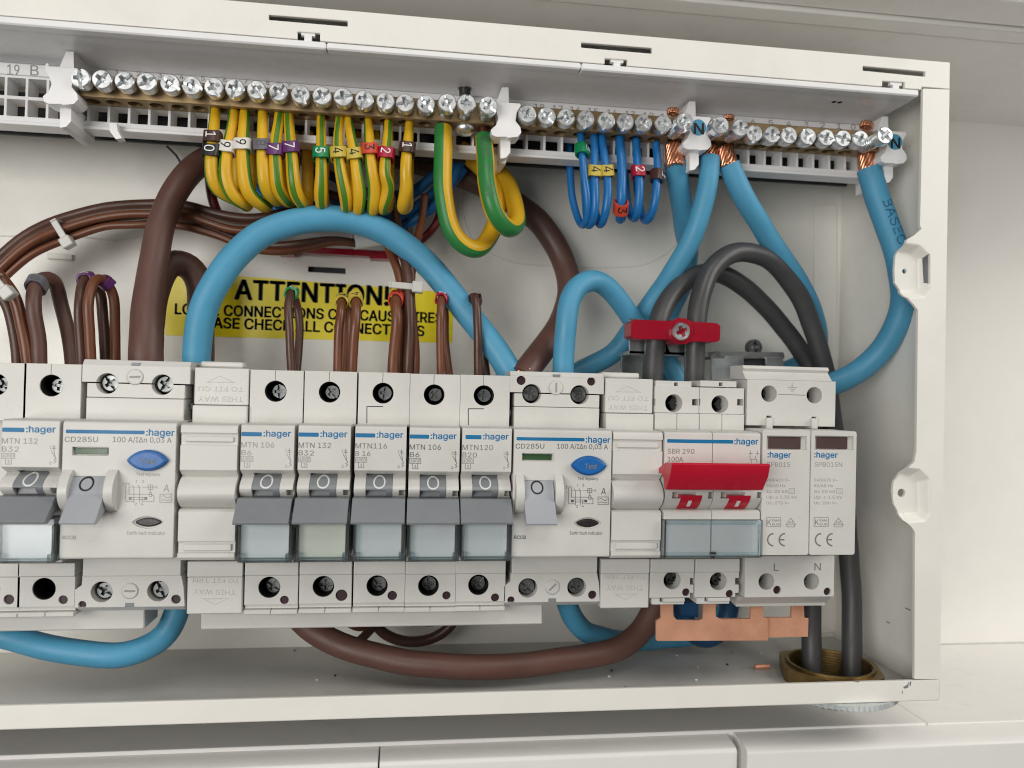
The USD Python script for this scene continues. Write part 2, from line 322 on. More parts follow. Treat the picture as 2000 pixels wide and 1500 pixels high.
arc, _ = curve([(900, 330, YB), (902, 400, YB), (915, 455, YB), (950, 492, YB), (1000, 511, YB), (1080, 519, YB), (1200, 523, YB), (1255, 517, YB), (1300, 495, YB), (1325, 470, YB)])
b.part('knockout_groove', tube(arc, .38, 6), 'box_paint', True, sub=k_back)
arc, _ = curve([(-30, 461, YB), (50, 461, YB), (150, 462, YB), (230, 470, YB), (280, 462, YB), (330, 440, YB)])
b.part('knockout_groove', tube(arc, .38, 6), 'box_paint', True, sub=k_back)
b.part('side_flange', plate(pp([(1590, 402), (1634, 398), (1640, 1236), (1592, 1236)], YB - .9), YB - .9, .88), 'box_paint')
b.part('cable_lug', plate(pp([(95, 494), (144, 498), (143, 509), (94, 506)], YB), YB - 1.2, 1.2), 'box_paint', sub=k_back)
chips = [[(1764, 1342), (1772, 1337), (1775, 1331), (1774, 1343), (1766, 1345)], [(1776, 1333), (1780, 1330), (1779, 1338), (1777, 1341)], [(1668, 1331), (1680, 1330), (1676, 1333)], [(1761, 1352), (1763, 1348), (1763, 1356)]]
b.part('chipped_paint', join([plate(pp(q, YF), YF - .04, .08) for q in chips]), 'toggle_grey')
scr = [(-12, -89), (-33, -80), (-46, -71)]
b.part('side_scuffs', join([bx(XR - 1.26, XR - 1.1, y, y + (1.2 + k % 3), z, z + .5) for k, (y, z) in enumerate(scr)]), 'toggle_grey')
b.done()
one('mounting_board', bx(-60, 310, 12, 52.8, -92, 132), 'slot_dark', 'board behind the metal box, coloured near black for the shade in its slots', 'board')  # near-black colour stands in for the dark gap behind the slots

# ================================================================ terminal carrier, bars and screws
ZSH = 129.0
c = Thing('terminal_carrier', 'white plastic carrier with square cells that holds the brass bars under the box top', 'terminal carrier')
xr_ = at(1785, 186, -58)[0]
tray = Polygon([(-186, -58), (xr_ - 1.5, -58), (xr_, -56), (xr_ - 1, -29), (-186, -29)])
c.part('tray', flat(tray, ZSH - 1.6, 1.6), 'carrier_white')
for x0, x1, zz in ((-186, at(640, 80, -58)[0], .5), (at(641, 80, -58)[0], at(1130, 135, -58)[0], .1), (at(1131, 135, -58)[0], xr_ - 1, .4)):
    c.part('tray_lip', bx(x0, x1, -62.3 - zz * .4, -57.9, ZSH - 2.0 - zz * .6, ZSH + .3, .5), 'carrier_white')
for hx, hy in hooks:
    P = at(hx, hy, -60); t = mmr(1, -60)
    T = Polygon([(-7, -14), (7, -14), (7, -2), (13, -2), (13, 8), (-13, 8), (-13, -2), (-7, -2)])
    c.part('tongue', plate(affinity.translate(affinity.scale(T, t, t, origin=(0, 0)), P[0], P[2]), -61.6, 1.6), 'carrier_white')
c.part('number_strip', bx(-186, at(120, 160, -36)[0], -36, -29.1, 120.4, ZSH - 4.5, .2), 'carrier_white')
c.part('added_light_block', bx(-186, xr_ - 1, -29, -27.8, ZSH + .02, ZT - 1.4), 'carrier_white')  # unseen plate added to keep light out of the cavity behind the rim slots
c.part('number_strip', bx(-186, at(1690, 250, -29)[0], -29, -27.6, 119.2, ZSH - 1.7), 'carrier_white')
# cells
grid = sbox(-186, 104.0, at(1703, 330, -38)[0], 120.2); cells = []
ref = at(8, 147, -38), at(1010, 330, -38)
x = at(210, 225, -38)[0] - 6.95 * 9
pitch = (at(1660, 320, -38)[0] - at(213, 225, -38)[0]) / round((at(1660, 320, -38)[0] - at(213, 225, -38)[0]) / 6.95)
while x < at(1700, 330, -38)[0]:
    cells.append(sbox(x + .45, 105.7, x + pitch - .45, 111.7).buffer(-.3).buffer(.3)); cells.append(sbox(x + .45, 112.9, x + pitch - .45, 119.3).buffer(-.3).buffer(.3)); x += pitch
c.part('cell_grid', plate(grid.difference(unary_union(cells)), -36, 7.6), 'carrier_white')
c.part('cell_shade_sheet', bx(-186, at(1703, 330, -38)[0], -20, -18.5, 104, 120), 'slot_dark')  # dark sheet added for the shade behind the cells, no wall stands here
c.part('bottom_flange', bx(-186, at(1703, 330, -38)[0] + .5, -36.6, -28.2, 102.6, 103.9, .2), 'carrier_white')
anvil = [(1347, 199), (1338, 226), (1392, 229), (1392, 234), (1384, 246), (1382, 262), (1392, 274), (1394, 284), (1386, 292), (1364, 294), (1364, 292), (1340, 292), (1331, 288), (1329, 279), (1340, 270), (1345, 258), (1341, 245), (1333, 234), (1333, 224), (1346, 206)]
CL = {}
for nm, (cx, cy) in dict(one=(120, 163), two=(990, 230), three=(1363, 256), four=(1747, 284)).items():
    OFF[:] = 0; d = at(cx, cy, -50) - at(1363, 256, -50); OFF[:] = d
    body = pp([(1362 + (x - 1362) * .86, y) for x, y in anvil[1:]], -50)
    q = c.part('end_clip', plate(body.buffer(-.4).buffer(.8).buffer(-.4), -50, 8), 'carrier_white')
    c.part('fin', plate(pp([(1338, 226), (1350, 194), (1362, 194), (1363, 226)], -46), -44, 14), 'carrier_white', sub=q)
    c.part('fin', plate(pp([(1346, 291), (1364, 291), (1364, 322), (1356, 332), (1346, 334)], -46).buffer(-.3).buffer(.3), -46.5, 20), 'carrier_white', sub=q)
    CL[nm] = d.copy(); OFF[:] = 0
c.part('hook_peg', plate(pp([(213, 240), (228, 240), (230, 255), (238, 270), (226, 272), (214, 256)], -40), -40, 4), 'carrier_white')
c.part('hook_peg', plate(pp([(976, 306), (988, 306), (988, 320), (976, 318)], -42), -42, 3), 'carrier_white')
prints = []
for s_, a_, w_ in (('19', (14, 146), 24), ('B', (59, 147), 16)): prints.append(txt(s_, a_, (a_[0] + w_, a_[1] + 1), 19, -36.05))
for s_, px in zip('18 17 16 15 14 13 12 11'.split(), (1043, 1079, 1113, 1148, 1185, 1221, 1256, 1290)): prints.append(txt(s_, (px, 214 + (px - 1043) * .078), (px + 20, 215.5 + (px - 1043) * .078), 12, -29.1))
for s_, px in zip('6 5 4 3 2 1 0'.split(), (1466, 1501, 1536, 1570, 1602, 1634, 1662)): prints.append(txt(s_, (px, 243 + (px - 1466) * .05), (px + 9, 243.5 + (px - 1466) * .05), 11, -29.1))
for s_, px in zip('1 2 3 4 5 6 7 8 9'.split(), range(225, 600, 42)): prints.append(txt(s_, (px, 146 + (px - 225) * .066), (px + 7, 146.5 + (px - 225) * .066), 9, -29.1))
c.part('moulded_numbers', join(prints), 'ink_pale')
for q in ((1629, 191), (1640, 197)):
    P = at(q[0], q[1], -50); c.part('vent_hole', flat(Point(P[0], P[1]).buffer(.9), ZSH - 1.66, .05), 'hole_dark')
c.done()
for nm, lab in (('three', 'round blue sticker with a black N on the middle end clip'), ('four', 'round blue sticker with a black N on the end clip by the box side')):
    OFF[:] = CL[nm]; t = Thing('letter_sticker', lab, 'sticker')
    t.part('disc', plate(pc(1364, 249, 16.5, -50, 16), -50.15, .14), 'sheath_blue'); t.part('letter', txt('N', (1355, 261), (1375, 262), 22, -50.16, True), 'ink_black'); OFF[:] = 0; t.done()

def bar(name_label, x0, x1, heads, raised=()):
    t = Thing('terminal_bar', name_label, 'terminal bar')
    zb = 111.2; m = bx(x0, x1, -45, -36.1, zb, zb + 7.8, .25)
    m = man(m)
    for hx, hy, *_ in heads:
        X = at(hx, hy, -52)[0]; m = m - man(cyl([X, -40.6, zb - 1], [X, -40.6, zb + 5], 2.55, 18))
    m = tri(m); kb = t.part('brass_bar', m, 'brass_dull')
    rng = np.random.default_rng(int(x0 * 7) + 500)
    for hx, hy, *o in heads:
        Yh = (o[0] if o else -51.0) - rng.uniform(-.5, .7)
        t.part('screw', screw_head(hx + rng.uniform(-1, 1), hy + rng.uniform(-1, 1), Yh, 3.32, 3.6, rng.uniform(0, 180), shank=-45 - Yh - 3.4, rs=2.5), 'zinc', 25)
    return t
E1 = [(155, 152), (198, 154), (242, 157), (286, 160), (331, 163), (374, 166), (418, 169), (458, 172), (500, 175), (543, 179), (587, 183), (628, 186), (670, 189), (712, 193), (753, 196), (791, 200), (832, 203), (874, 200, -54), (912, 201, -55.5), (953, 205, -55.5)]
x_ = lambda px, py, Y: at(px, py, Y)[0]
t = bar('long earth terminal bar at the upper left with green and yellow wires in it', x_(150, 190, -45), x_(966, 240, -45), E1)
t.part('fixing_screw', tri((man(trimesh.creation.icosphere(3, 1.0)).scale([3.9, 3.9, 2.9])).translate([at(908, 259, -41)[0], -41, 110.4])), 'zinc', True, label='domed fixing screw under the bar')
t.done()
N1 = [(1030, 222), (1068, 226), (1106, 229), (1145, 232), (1185, 235), (1221, 237), (1258, 240), (1295, 242), (1337, 237, -58)]
N2 = [(1408, 243, -57), (1446, 249, -55.5), (1474, 260), (1509, 262), (1542, 264), (1578, 266), (1614, 268), (1648, 270), (1682, 270), (1730, 263, -60)]
bar('middle neutral terminal bar between the two white clips', x_(1012, 240, -45), x_(1352, 275, -45), N1).done()
bar('right neutral terminal bar ending beside the box side', x_(1376, 275, -45), x_(1722, 295, -45), N2).done()
BX, BZ = at(908, 174, -36)[0], at(908, 174, -36)[2]
t = Thing('loose_bolt', 'dark bolt head standing behind the earth bar near its right end', 'bolt')
t.part('shank', cyl([BX, -36, BZ - 2.5], [BX, -36, BZ + 1.6], 2.2, 18), 'zinc_dark'); t.part('head', cyl([BX, -36, BZ + 1.6], [BX, -36, BZ + 3.4], 3.6, 20), 'zinc_dark'); t.part('collar', cyl([BX, -36, BZ - .2], [BX, -36, BZ + .7], 2.7, 18), 'zinc_dull'); t.done()

# ================================================================ wires
def arclen(C): return np.r_[0, np.cumsum(np.linalg.norm(np.diff(C, axis=0), axis=1))]
def near(C, px, py, upto=1.0):
    q = proj(C[:max(3, int(len(C) * upto))]); return int(np.argmin(((q - [px, py]) ** 2).sum(1)))
def marker(t, C, i, r, look, s, ink, hgt=4.6, sub=None, gap=.55, face=(0, -1, 0)):
    tn, N, B = frames(C, face); P, ax, n, bb = C[i], tn[i], N[i], B[i]
    k = 24; a = np.arange(k) / k * 2 * np.pi; V = []
    def loop(rad, end):
        q = np.abs(np.cos(a)) ** 3 + np.abs(np.sin(a)) ** 3; rr = rad * q ** (-1 / 3) if rad > r + gap + .1 else np.full(k, rad)
        v_ = .8 * np.maximum(0, np.cos(a)) ** 2 * (1 if end > 0 else 1)
        return P + rr[:, None] * (np.cos(a)[:, None] * n + np.sin(a)[:, None] * bb) + (end * hgt / 2 + v_)[:, None] * ax
    V = np.vstack([loop(r + gap + .55, -1), loop(r + gap + .55, 1), loop(r + gap, 1), loop(r + gap, -1)])
    F = []
    for u in range(4):
        for j in range(k):
            p, q = u * k + j, u * k + (j + 1) % k; p2, q2 = ((u + 1) % 4) * k + j, ((u + 1) % 4) * k + (j + 1) % k
            F += [[p, q, q2], [p, q2, p2]]
    m = trimesh.Trimesh(V, F, process=False); trimesh.repair.fix_normals(m)
    j = t.part('marker', m, look, 35, sub)
    g = TXT(s, False).copy(); v = g.vertices; cx, cy = (v[:, 0].min() + v[:, 0].max()) / 2, (v[:, 1].min() + v[:, 1].max()) / 2
    sc = hgt * .8
    up = -bb; dn = ax
    w_ = P + (.35) * ax + n * (r + gap + .55)
    g.vertices = w_ + (v[:, :1] - cx) * sc * .95 * dn + (v[:, 1:2] - cy) * sc * up + np.where(v[:, 2:] > .05, .06, -.05) * n
    trimesh.repair.fix_normals(g)
    if sub is None: t.part('digit', g, ink, 30, j)
    else: t.part('digit', g, ink, 30, sub)
def back(pts, dx, top=330, Y=-20):
    "the far leg of a loop: from the last point up behind"
    x, y = pts[-1][:2]; Y0 = pts[-1][2]
    return pts + [(x + dx * .6, y + 3, Y0 + 7), (x + dx, y - 12, Y0 + 15), (x + dx * 1.1, top, Y), (x + dx * 1.1, top - 70, Y + 2)]
G = 'earth wires looped under the long earth bar'
earth = [  # points, stripe angle (deg, + to the left), marker (x, y, look, digit, ink)
    ([(421, 214), (416, 270), (412, 335), (424, 368), (450, 384)], 62, [(413, 273, 'brown', '1', 'ink_white'), (410, 297, 'black', '0', 'ink_white')], 'brown and black ring markers 1 and 0'),
    ([(457, 224), (446, 290), (440, 340), (455, 385), (477, 398)], 55, [(443, 288, 'white', '9', 'ink_black')], 'the lower white ring marker 9'),
    ([(478, 220), (474, 285), (476, 335), (488, 378), (512, 400)], -62, [(474, 281, 'white', '9', 'ink_black')], 'the upper white ring marker 9'),
    ([(513, 217), (511, 290), (513, 335), (520, 370), (534, 388)], 75, [(510, 289, 'grey', '8', 'ink_dark')], 'grey ring marker 8'),
    ([(546, 219), (539, 290), (540, 335), (546, 370), (560, 390)], -12, [(539, 291, 'violet', '7', 'ink_white')], 'violet ring marker 7, nearer the grey one'),
    ([(564, 225), (570, 295), (573, 340), (578, 378), (590, 397)], 8, [(568, 292, 'violet', '7', 'ink_white')], 'violet ring marker 7, nearer the green one'),
    ([(627, 237), (628, 300), (627, 340), (626, 375), (629, 402)], -18, [(627, 299, 'green', '5', 'ink_white')], 'green ring marker 5'),
    ([(664, 228), (660, 300), (665, 340), (674, 378), (678, 406)], 15, [(661, 300, 'yellow', '4', 'ink_black')], 'the first yellow ring marker 4'),
    ([(681, 232), (691, 300), (697, 340), (702, 375), (700, 408)], -55, [(690, 301, 'yellow', '4', 'ink_black')], 'the second yellow ring marker 4'),
    ([(719, 236), (722, 290), (726, 335), (731, 365), (728, 408)], 60, [(720, 291, 'orange', '3', 'ink_black')], 'orange ring marker 3'),
    ([(759, 242), (755, 300), (754, 345), (757, 365), (746, 405)], -30, [(754, 302, 'crimson', '2', 'ink_white')], 'crimson ring marker 2'),
    ([(800, 241), (795, 290), (792, 340), (793, 370), (787, 404)], 100, [(794, 294, 'brown', '1', 'ink_white')], 'brown ring marker 1 and no black one'),
]
for k, (pts, ang, mk, lab) in enumerate(earth):
    n = len(pts); rad = [1.75, 2.1, 2.35, 2.5, 2.3] if k < 6 else [1.55, 1.95, 2.1, 2.45, 2.15]
    P = [(pts[0][0], pts[0][1] - 18, -40.6, 1.4)] + [(x, y, [-41, -45, -46, -44, -40][i], rad[i]) for i, (x, y) in enumerate(pts)]
    dxb = (12, 12, 14, 16, 12, 10, 3, -2, -4, 4, 12, 10)[k]
    C, r = curve(back(P, dxb, Y=-24), 1.4)
    t = Thing('earth_wire', 'yellow and green earth wire with ' + lab, 'wire', G)
    a0 = math.radians(ang) % (2 * np.pi); hw = math.radians(26)
    inn = lambda a: abs((a - a0 + np.pi) % (2 * np.pi) - np.pi) < hw
    t.part('insulation', tube(C, r, 28, lambda a: not inn(a)), 'sheath_yellow', True); t.part('green_stripe', tube(C, r, 28, inn), 'stripe_green', True)
    core, _ = curve([(pts[0][0] + 1, pts[0][1] + 3, -41), (pts[0][0] + 1, pts[0][1] - 8, -40.6), (pts[0][0], pts[0][1] - 22, -40.6)], 1.2)
    t.part('copper_core', tube(core, 1.05, 10), 'copper_dark', True)
    for (mx, my, lk, s, ink) in mk: marker(t, C, near(C, mx, my, .5), 2.0, 'marker_' + lk, s, ink, 4.3)
    t.done()
def gy(pts, a0, hw, label, marks=None):
    C, r = curve(pts, 1.6); a0 = math.radians(a0)
    inn = lambda a: abs((a - a0 + np.pi) % (2 * np.pi) - np.pi) < math.radians(hw)
    t = Thing('earth_cable', label, 'cable')
    t.part('insulation', tube(C, r, 32, lambda a: not inn(a)), 'sheath_yellow', True); t.part('green_stripe', tube(C, r, 32, inn), 'sheath_green', True)
    q = pts[0]; core, _ = curve([(q[0], q[1] + 2, -41), (q[0] - 1, q[1] - 12, -40.8), (q[0] - 1, q[1] - 28, -40.6)], 1)
    t.part('copper_core', tube(core, 2.0, 12), 'copper_dark', True)
    if marks: t.part('printing', wrap_text(C, 3.35, *marks), 'ink_dark')
    t.done()
gy([(866, 251, -42, 3.3), (866, 300, -45, 3.4), (866, 360, -46), (873, 420, -46), (893, 466, -45), (924, 485, -42), (952, 470, -36), (968, 435, -30), (970, 390, -26), (950, 340, -22), (920, 310, -18)], 88, 84, 'thick earth cable loop hanging lowest, yellow face towards the viewer')
gy([(945, 268, -43, 3.2), (948, 320, -48, 3.4), (957, 380, -51), (972, 425, -50), (992, 445, -45), (1006, 436, -38), (1004, 400, -30), (985, 350, -24), (950, 318, -20), (900, 290, -18)], 8, 58, 'thick earth cable loop with printing on its green face, in front of the lower loop', ('5025  EN  BS', 2, 2.9, .05))

def cable(name, pts, look, label, cat='cable', group=None, seg=20, step=1.8, bare=None, marks=None, single=True):
    C, r = curve(pts, step); m = tube(C, r, seg)
    if not bare and not marks and single: one(name, m, look, label, cat, group, smooth=40); return C
    t = Thing(name, label, cat, group); t.part('sheath', m, look, 40)
    if bare:
        D, _ = curve(bare[0], .9); R_ = bare[1]; tn, N, B = frames(D); L = arclen(D)
        R_ = R_ * (1.08 - .22 * (L / L[-1]))[:, None]
        t.part('copper_core', tube(D, R_[:, 0] * .6, 12), 'copper_strand', True)
        for k in range(12):
            a = k * 2 * np.pi / 12 + L * .21; o = D + .76 * R_ * (np.cos(a)[:, None] * N + np.sin(a)[:, None] * B)
            t.part('copper_strand', tube(o, R_[:, 0] * .235, 8), 'copper_strand', True)
    if marks: t.part('printing', wrap_text(C, float(np.mean(r)), *marks), 'sheath_print')
    t.done(); return C
# big blue and brown
cable('brown_cable', [(287, 760, -45, 5.7), (285, 700, -45, 5.7), (288, 620, -41, 5.6), (297, 540, -36, 5.1), (312, 450, -31, 4.9), (345, 370, -25), (395, 316, -17, 4.8), (470, 290, -9), (600, 285, -4), (740, 300, -4), (850, 325, -4), (940, 360, -4), (1030, 415, -4, 5.1), (1090, 490, -6), (1112, 565, -12), (1090, 640, -24), (1055, 690, -36), (1018, 738, -44, 5.0)],
      'sheath_brown', 'thick brown cable arching behind the wires between the two wide white switches', bare=([(1030, 722, -44), (1014, 742, -45), (1005, 765, -45)], 3.1))
cable('brown_cable', [(290, 660, -26, 5.0), (304, 570, -23), (332, 518, -20), (365, 520, -17), (388, 560, -15), (394, 620, -14), (392, 720, -16, 5.0)], 'sheath_brown', 'dark brown cable bend hidden behind the tall brown cable at the sticker corner')
CB = cable('blue_cable', [(383, 770, -43, 4.7), (384, 700, -43, 4.8), (394, 620, -45, 4.9), (426, 545, -46), (480, 480, -44), (555, 439, -40), (640, 426, -37), (725, 442, -35), (800, 486, -34), (868, 556, -34), (930, 634, -36), (982, 704, -40), (1010, 760, -42, 4.8)], 'sheath_blue', 'thick blue cable arching in front of the yellow sticker')
cable('blue_cable', [(1099, 760, -44, 4.0), (1100, 700, -45, 4.0), (1107, 620, -46), (1125, 565, -44, 4.1), (1152, 549, -41), (1187, 563, -36), (1222, 606, -31), (1262, 660, -26), (1310, 715, -24), (1330, 760, -24, 4.1)], 'sheath_blue', 'blue cable bending over left of the red clamp')
def strand_end(x, y, x2, y2, R): return ([(x, y, -42), ((x + x2) / 2, (y + y2) / 2, -41.2), (x2, y2, -40.6)], R)
cable('blue_cable', [(1387, 309, -42, 3.8), (1384, 350, -43, 3.8), (1368, 420, -41), (1340, 490, -36, 4.0), (1295, 560, -28), (1250, 620, -20, 4.2), (1205, 680, -14), (1150, 715, -12), (1110, 740, -12), (1080, 780, -14, 4.2)], 'sheath_blue', 'blue cable from under the middle letter N sweeping down to the left', bare=strand_end(1387, 318, 1388, 287, 3.1))
cable('blue_cable', [(1318, 316, -40.5, 4.3), (1326, 370, -36, 4.2), (1337, 440, -26), (1344, 500, -14), (1332, 560, -8), (1300, 620, -4), (1270, 690, -4), (1255, 760, -4, 4.2)], 'sheath_blue', 'blue cable left of the middle letter N passing behind its neighbour', bare=strand_end(1319, 326, 1313, 281, 3.6))
cable('blue_cable', [(1424, 322, -42, 4.2), (1448, 376, -41, 4.2), (1492, 450, -35), (1540, 520, -28), (1578, 590, -20), (1595, 640, -14), (1590, 690, -8), (1550, 718, -4), (1500, 735, -4, 4.2)], 'sheath_blue', 'blue cable from the right bar running down behind the grey cables', bare=strand_end(1424, 328, 1415, 288, 3.7))
cable('blue_cable', [(1697, 330, -43, 4.6), (1712, 380, -44, 4.7), (1737, 450, -45), (1757, 520, -45), (1763, 590, -42), (1735, 665, -36), (1680, 722, -30), (1610, 755, -26), (1540, 765, -22, 4.8)], 'sheath_blue', 'blue cable with faded printing curving down beside the box side', bare=strand_end(1697, 334, 1690, 300, 3.7), marks=('BASEC  H07', 14, 4.2, -.1))
for x0, y0, x1, y1, R_, lab in ((1314, 224, 1316, 214, 2.5, 'middle'), (1423, 234, 1424, 226, 2.2, 'right bar first'), (1690, 250, 1693, 240, 2.6, 'right bar last')):
    D, _ = curve([(x0, y0, -40.6), ((x0 + x1) / 2, (y0 + y1) / 2, -40.6), (x1, y1, -40.6)], .8); tn, N, B = frames(D); L = arclen(D)
    sts = [tube(D + .62 * R_ * (np.cos(k * .9 + L * .1)[:, None] * N + np.sin(k * .9 + L * .1)[:, None] * B), R_ * .38, 8) for k in range(7)]
    t = Thing('copper_cable_end', 'bare copper strands poking out above the ' + {'middle': 'neutral bar left of the middle clip', 'right bar first': 'right neutral bar at its first screws', 'right bar last': 'right neutral bar beside its last screw'}[lab], 'copper strands')
    for q in sts: t.part('copper_strand', q, 'copper_strand', True)
    t.done()
# grey tails
GT = cable('grey_cable', [(1272, 765, -40, 3.9), (1277, 700, -41, 3.9), (1284, 640, -42), (1302, 590, -38), (1345, 546, -32), (1400, 533, -26), (1462, 568, -20), (1530, 640, -14), (1578, 710, -12), (1596, 800, -14), (1592, 950, -16), (1586, 1150, -26), (1585, 1250, -32), (1586, 1345, -36, 3.9)], 'sheath_grey', 'dark grey cable in the clamp, the lower of two crossing arches')
cable('grey_cable', [(1355, 765, -41, 3.9), (1357, 700, -42, 3.9), (1360, 640, -43), (1372, 570, -42), (1398, 516, -39), (1444, 492, -36), (1500, 506, -31), (1553, 566, -26), (1590, 650, -22), (1612, 740, -20), (1632, 850, -20), (1650, 1000, -22), (1662, 1150, -28), (1664, 1260, -33), (1664, 1355, -37, 4.0)], 'sheath_grey', 'dark grey cable in the clamp, the taller of two crossing arches')
# lower cables
cable('blue_cable', [(-60, 1215, -40, 4.2), (0, 1240, -42, 4.2), (90, 1264, -46), (180, 1278, -48), (260, 1274, -47), (315, 1248, -44), (342, 1205, -42), (356, 1150, -40, 4.3)], 'sheath_blue', 'blue cable dipping under the switches at the lower left')
cable('brown_cable', [(560, 1170, -30, 4.6), (600, 1222, -33, 4.6), (680, 1265, -38), (780, 1291, -42), (900, 1303, -44), (1020, 1299, -43), (1140, 1283, -40), (1215, 1262, -37), (1255, 1228, -34), (1285, 1170, -32, 4.6)], 'sheath_brown', 'thick brown cable sagging along the box floor')
cable('blue_cable', [(1098, 1150, -34, 4.1), (1114, 1195, -32, 4.1), (1140, 1229, -28), (1180, 1247, -22), (1240, 1252, -14), (1310, 1246, -8), (1390, 1225, -6), (1440, 1150, -8, 4.1)], 'sheath_blue', 'blue cable dipping behind the brown one beneath the right wide switch')
cable('blue_cable', [(1330, 1160, -18, 4.0), (1335, 1200, -16, 4.0), (1355, 1238, -14), (1390, 1245, -12), (1420, 1205, -12), (1425, 1150, -14, 4.0)], 'insulator_blue', 'blue cable bend half hidden behind the copper comb')
cable('thin_brown_wire', [(650, 1170, -14, 1.6), (680, 1215, -14), (705, 1225, -13), (735, 1212, -12), (760, 1170, -12, 1.6)], 'sheath_thin_brown', 'short thin brown wire loop touching the sagging brown cable', 'wire')
cable('thin_brown_wire', [(755, 1170, -8, 1.8), (735, 1215, -10), (710, 1244, -12), (690, 1262, -14, 1.8)], 'sheath_dark_brown', 'thin dark wire slanting down behind the sagging brown cable', 'wire')
cable('thin_brown_wire', [(720, 1190, -6, 2.2), (745, 1232, -6), (790, 1252, -6), (845, 1246, -6), (885, 1215, -6), (900, 1160, -6, 2.2)], 'sheath_dark_brown', 'dark brown wire loop showing below the white strip', 'wire')
cable('thin_brown_wire', [(800, 1170, -10, 2.0), (820, 1208, -10), (842, 1214, -10), (865, 1200, -10), (880, 1170, -10, 2.0)], 'sheath_thin_brown', 'reddish brown wire bend peeping out below the white strip', 'wire')
# small blue neutral wires
G = 'thin blue wires looped under the middle neutral bar'
blues = [([(1135, 272), (1139, 315), (1144, 370), (1147, 415), (1141, 437)], (-20, 330), (1133, 292), 'green', '5', 'ink_white', 'green ring marker at its very top', 1.45),
    ([(1161, 280), (1161, 335), (1163, 390), (1160, 425), (1153, 440)], (-9, 330), (1159, 333), 'yellow', '4', 'ink_black', 'yellow ring marker 4, next to the green one', 1.6),
    ([(1177, 279), (1184, 335), (1186, 385), (1183, 420), (1175, 438)], (-14, 335), (1184, 333), 'yellow', '4', 'ink_black', 'yellow ring marker 4, away from the green one', 1.6),
    ([(1211, 281), (1213, 335), (1213, 385), (1212, 410), (1211, 427)], (3, 335), (1213, 402), 'orange', '3', 'ink_black', 'orange ring marker low on its bend', 1.75),
    ([(1243, 287), (1245, 335), (1248, 385), (1245, 415), (1239, 427)], (-14, 340), (1244, 334), 'crimson', '2', 'ink_white', 'crimson ring marker 2', 1.6),
    ([(1282, 294), (1284, 345), (1281, 385), (1274, 415), (1265, 430)], (-17, 340), (1283, 342), 'brown', '1', 'ink_white', 'brown ring marker, nearest the bare copper', 1.5)]
for pts, (dx, ty), (mx, my), lk, s, ink, lab, rr in blues:
    P = [(pts[0][0] - 1, pts[0][1] - 16, -40.6, rr)] + [(x, y, [-41, -44, -45, -43, -39][i], rr) for i, (x, y) in enumerate(pts)]
    x, y = pts[-1]
    P += [(x + dx * .5, y - 4, -34, rr), (x + dx, y - 40, -29, rr), (x + dx * 1.35, ty, -26, rr), (x + dx * 1.5, ty - 60, -24, rr)]
    C, r = curve(P, 1.3); t = Thing('neutral_wire', 'thin blue wire with ' + lab, 'wire', G)
    t.part('insulation', tube(C, r, 16), 'sheath_thin_blue', True)
    core, _ = curve([(pts[0][0], pts[0][1] + 2, -41), (pts[0][0], pts[0][1] - 8, -40.6), (pts[0][0], pts[0][1] - 20, -40.6)], 1); t.part('copper_core', tube(core, 1.0, 8), 'copper_strand', True)
    side = lk in ('green', 'brown')
    marker(t, C, near(C, mx, my, .55), rr, 'marker_' + lk, s, ink, 4.4, face=(.8, -.6, 0) if side else (0, -1, 0)); t.done()
for x0, x1, py, lk, lab in ((-180, 158, 106.9, 'sheath_green', 'green'), (-180, 158, 108.6, 'sheath_yellow', 'yellow'), (165, 240, 107.4, 'sheath_thin_blue', 'dark blue')):
    one('carrier_wire', cyl([x0, -24 + py % 2, py], [x1, -24 + py % 2, py], 1.2, 10), lk, lab + ' wire running inside the carrier, seen through its cells', 'wire', smooth=True)
# thin brown wires on the breakers
G = 'thin brown wires looped above the circuit breakers'
def loop(pts, r, look, label, mk=None):
    C, rr = curve([(p[0], p[1], p[2] if len(p) > 2 else -40) + (r,) for p in pts], 1.3)
    t = Thing('live_wire', label, 'wire', G); t.part('insulation', tube(C, rr, 14), look, True)
    if mk: marker(t, C, near(C, mk[0], mk[1]), r, 'marker_' + mk[2], mk[3], mk[4], 3.3, gap=.3, face=mk[5] if len(mk) > 5 else (0, -.5, .86))
    t.done()
TB, DB = 'sheath_thin_brown', 'sheath_dark_brown'
loop([(572, 760, -42), (566, 690, -42), (563, 630, -42), (563, 590, -40), (571, 574, -36), (580, 590, -32), (585, 640, -31), (582, 700, -34), (577, 760, -36)], 1.5, DB, 'dark brown wire loop with a green ring marker on top', (570, 574, 'green', '5', 'ink_white'))
loop([(660, 760, -42), (660, 690, -42), (664, 630, -42), (667, 600, -40), (669, 587, -35), (672, 605, -30), (672, 680, -30), (668, 760, -32)], 1.65, TB, 'reddish brown wire loop with the first yellow ring marker on top', (668, 588, 'yellow', '4', 'ink_black'))
loop([(687, 760, -42), (689, 690, -43), (694, 640, -44), (696, 600, -42), (692, 578, -36), (686, 600, -31), (684, 680, -30), (680, 760, -32)], 1.8, TB, 'reddish brown wire loop with the second yellow ring marker on top', (693, 584, 'yellow', '4', 'ink_black'))
loop([(767, 770, -42), (767, 700, -42), (773, 650, -43), (776, 610, -43), (774, 582, -38), (782, 596, -31), (784, 660, -28), (782, 760, -30)], 2.0, TB, 'thick reddish brown wire loop with an orange ring marker on top', (774, 584, 'orange', '3', 'ink_black'))
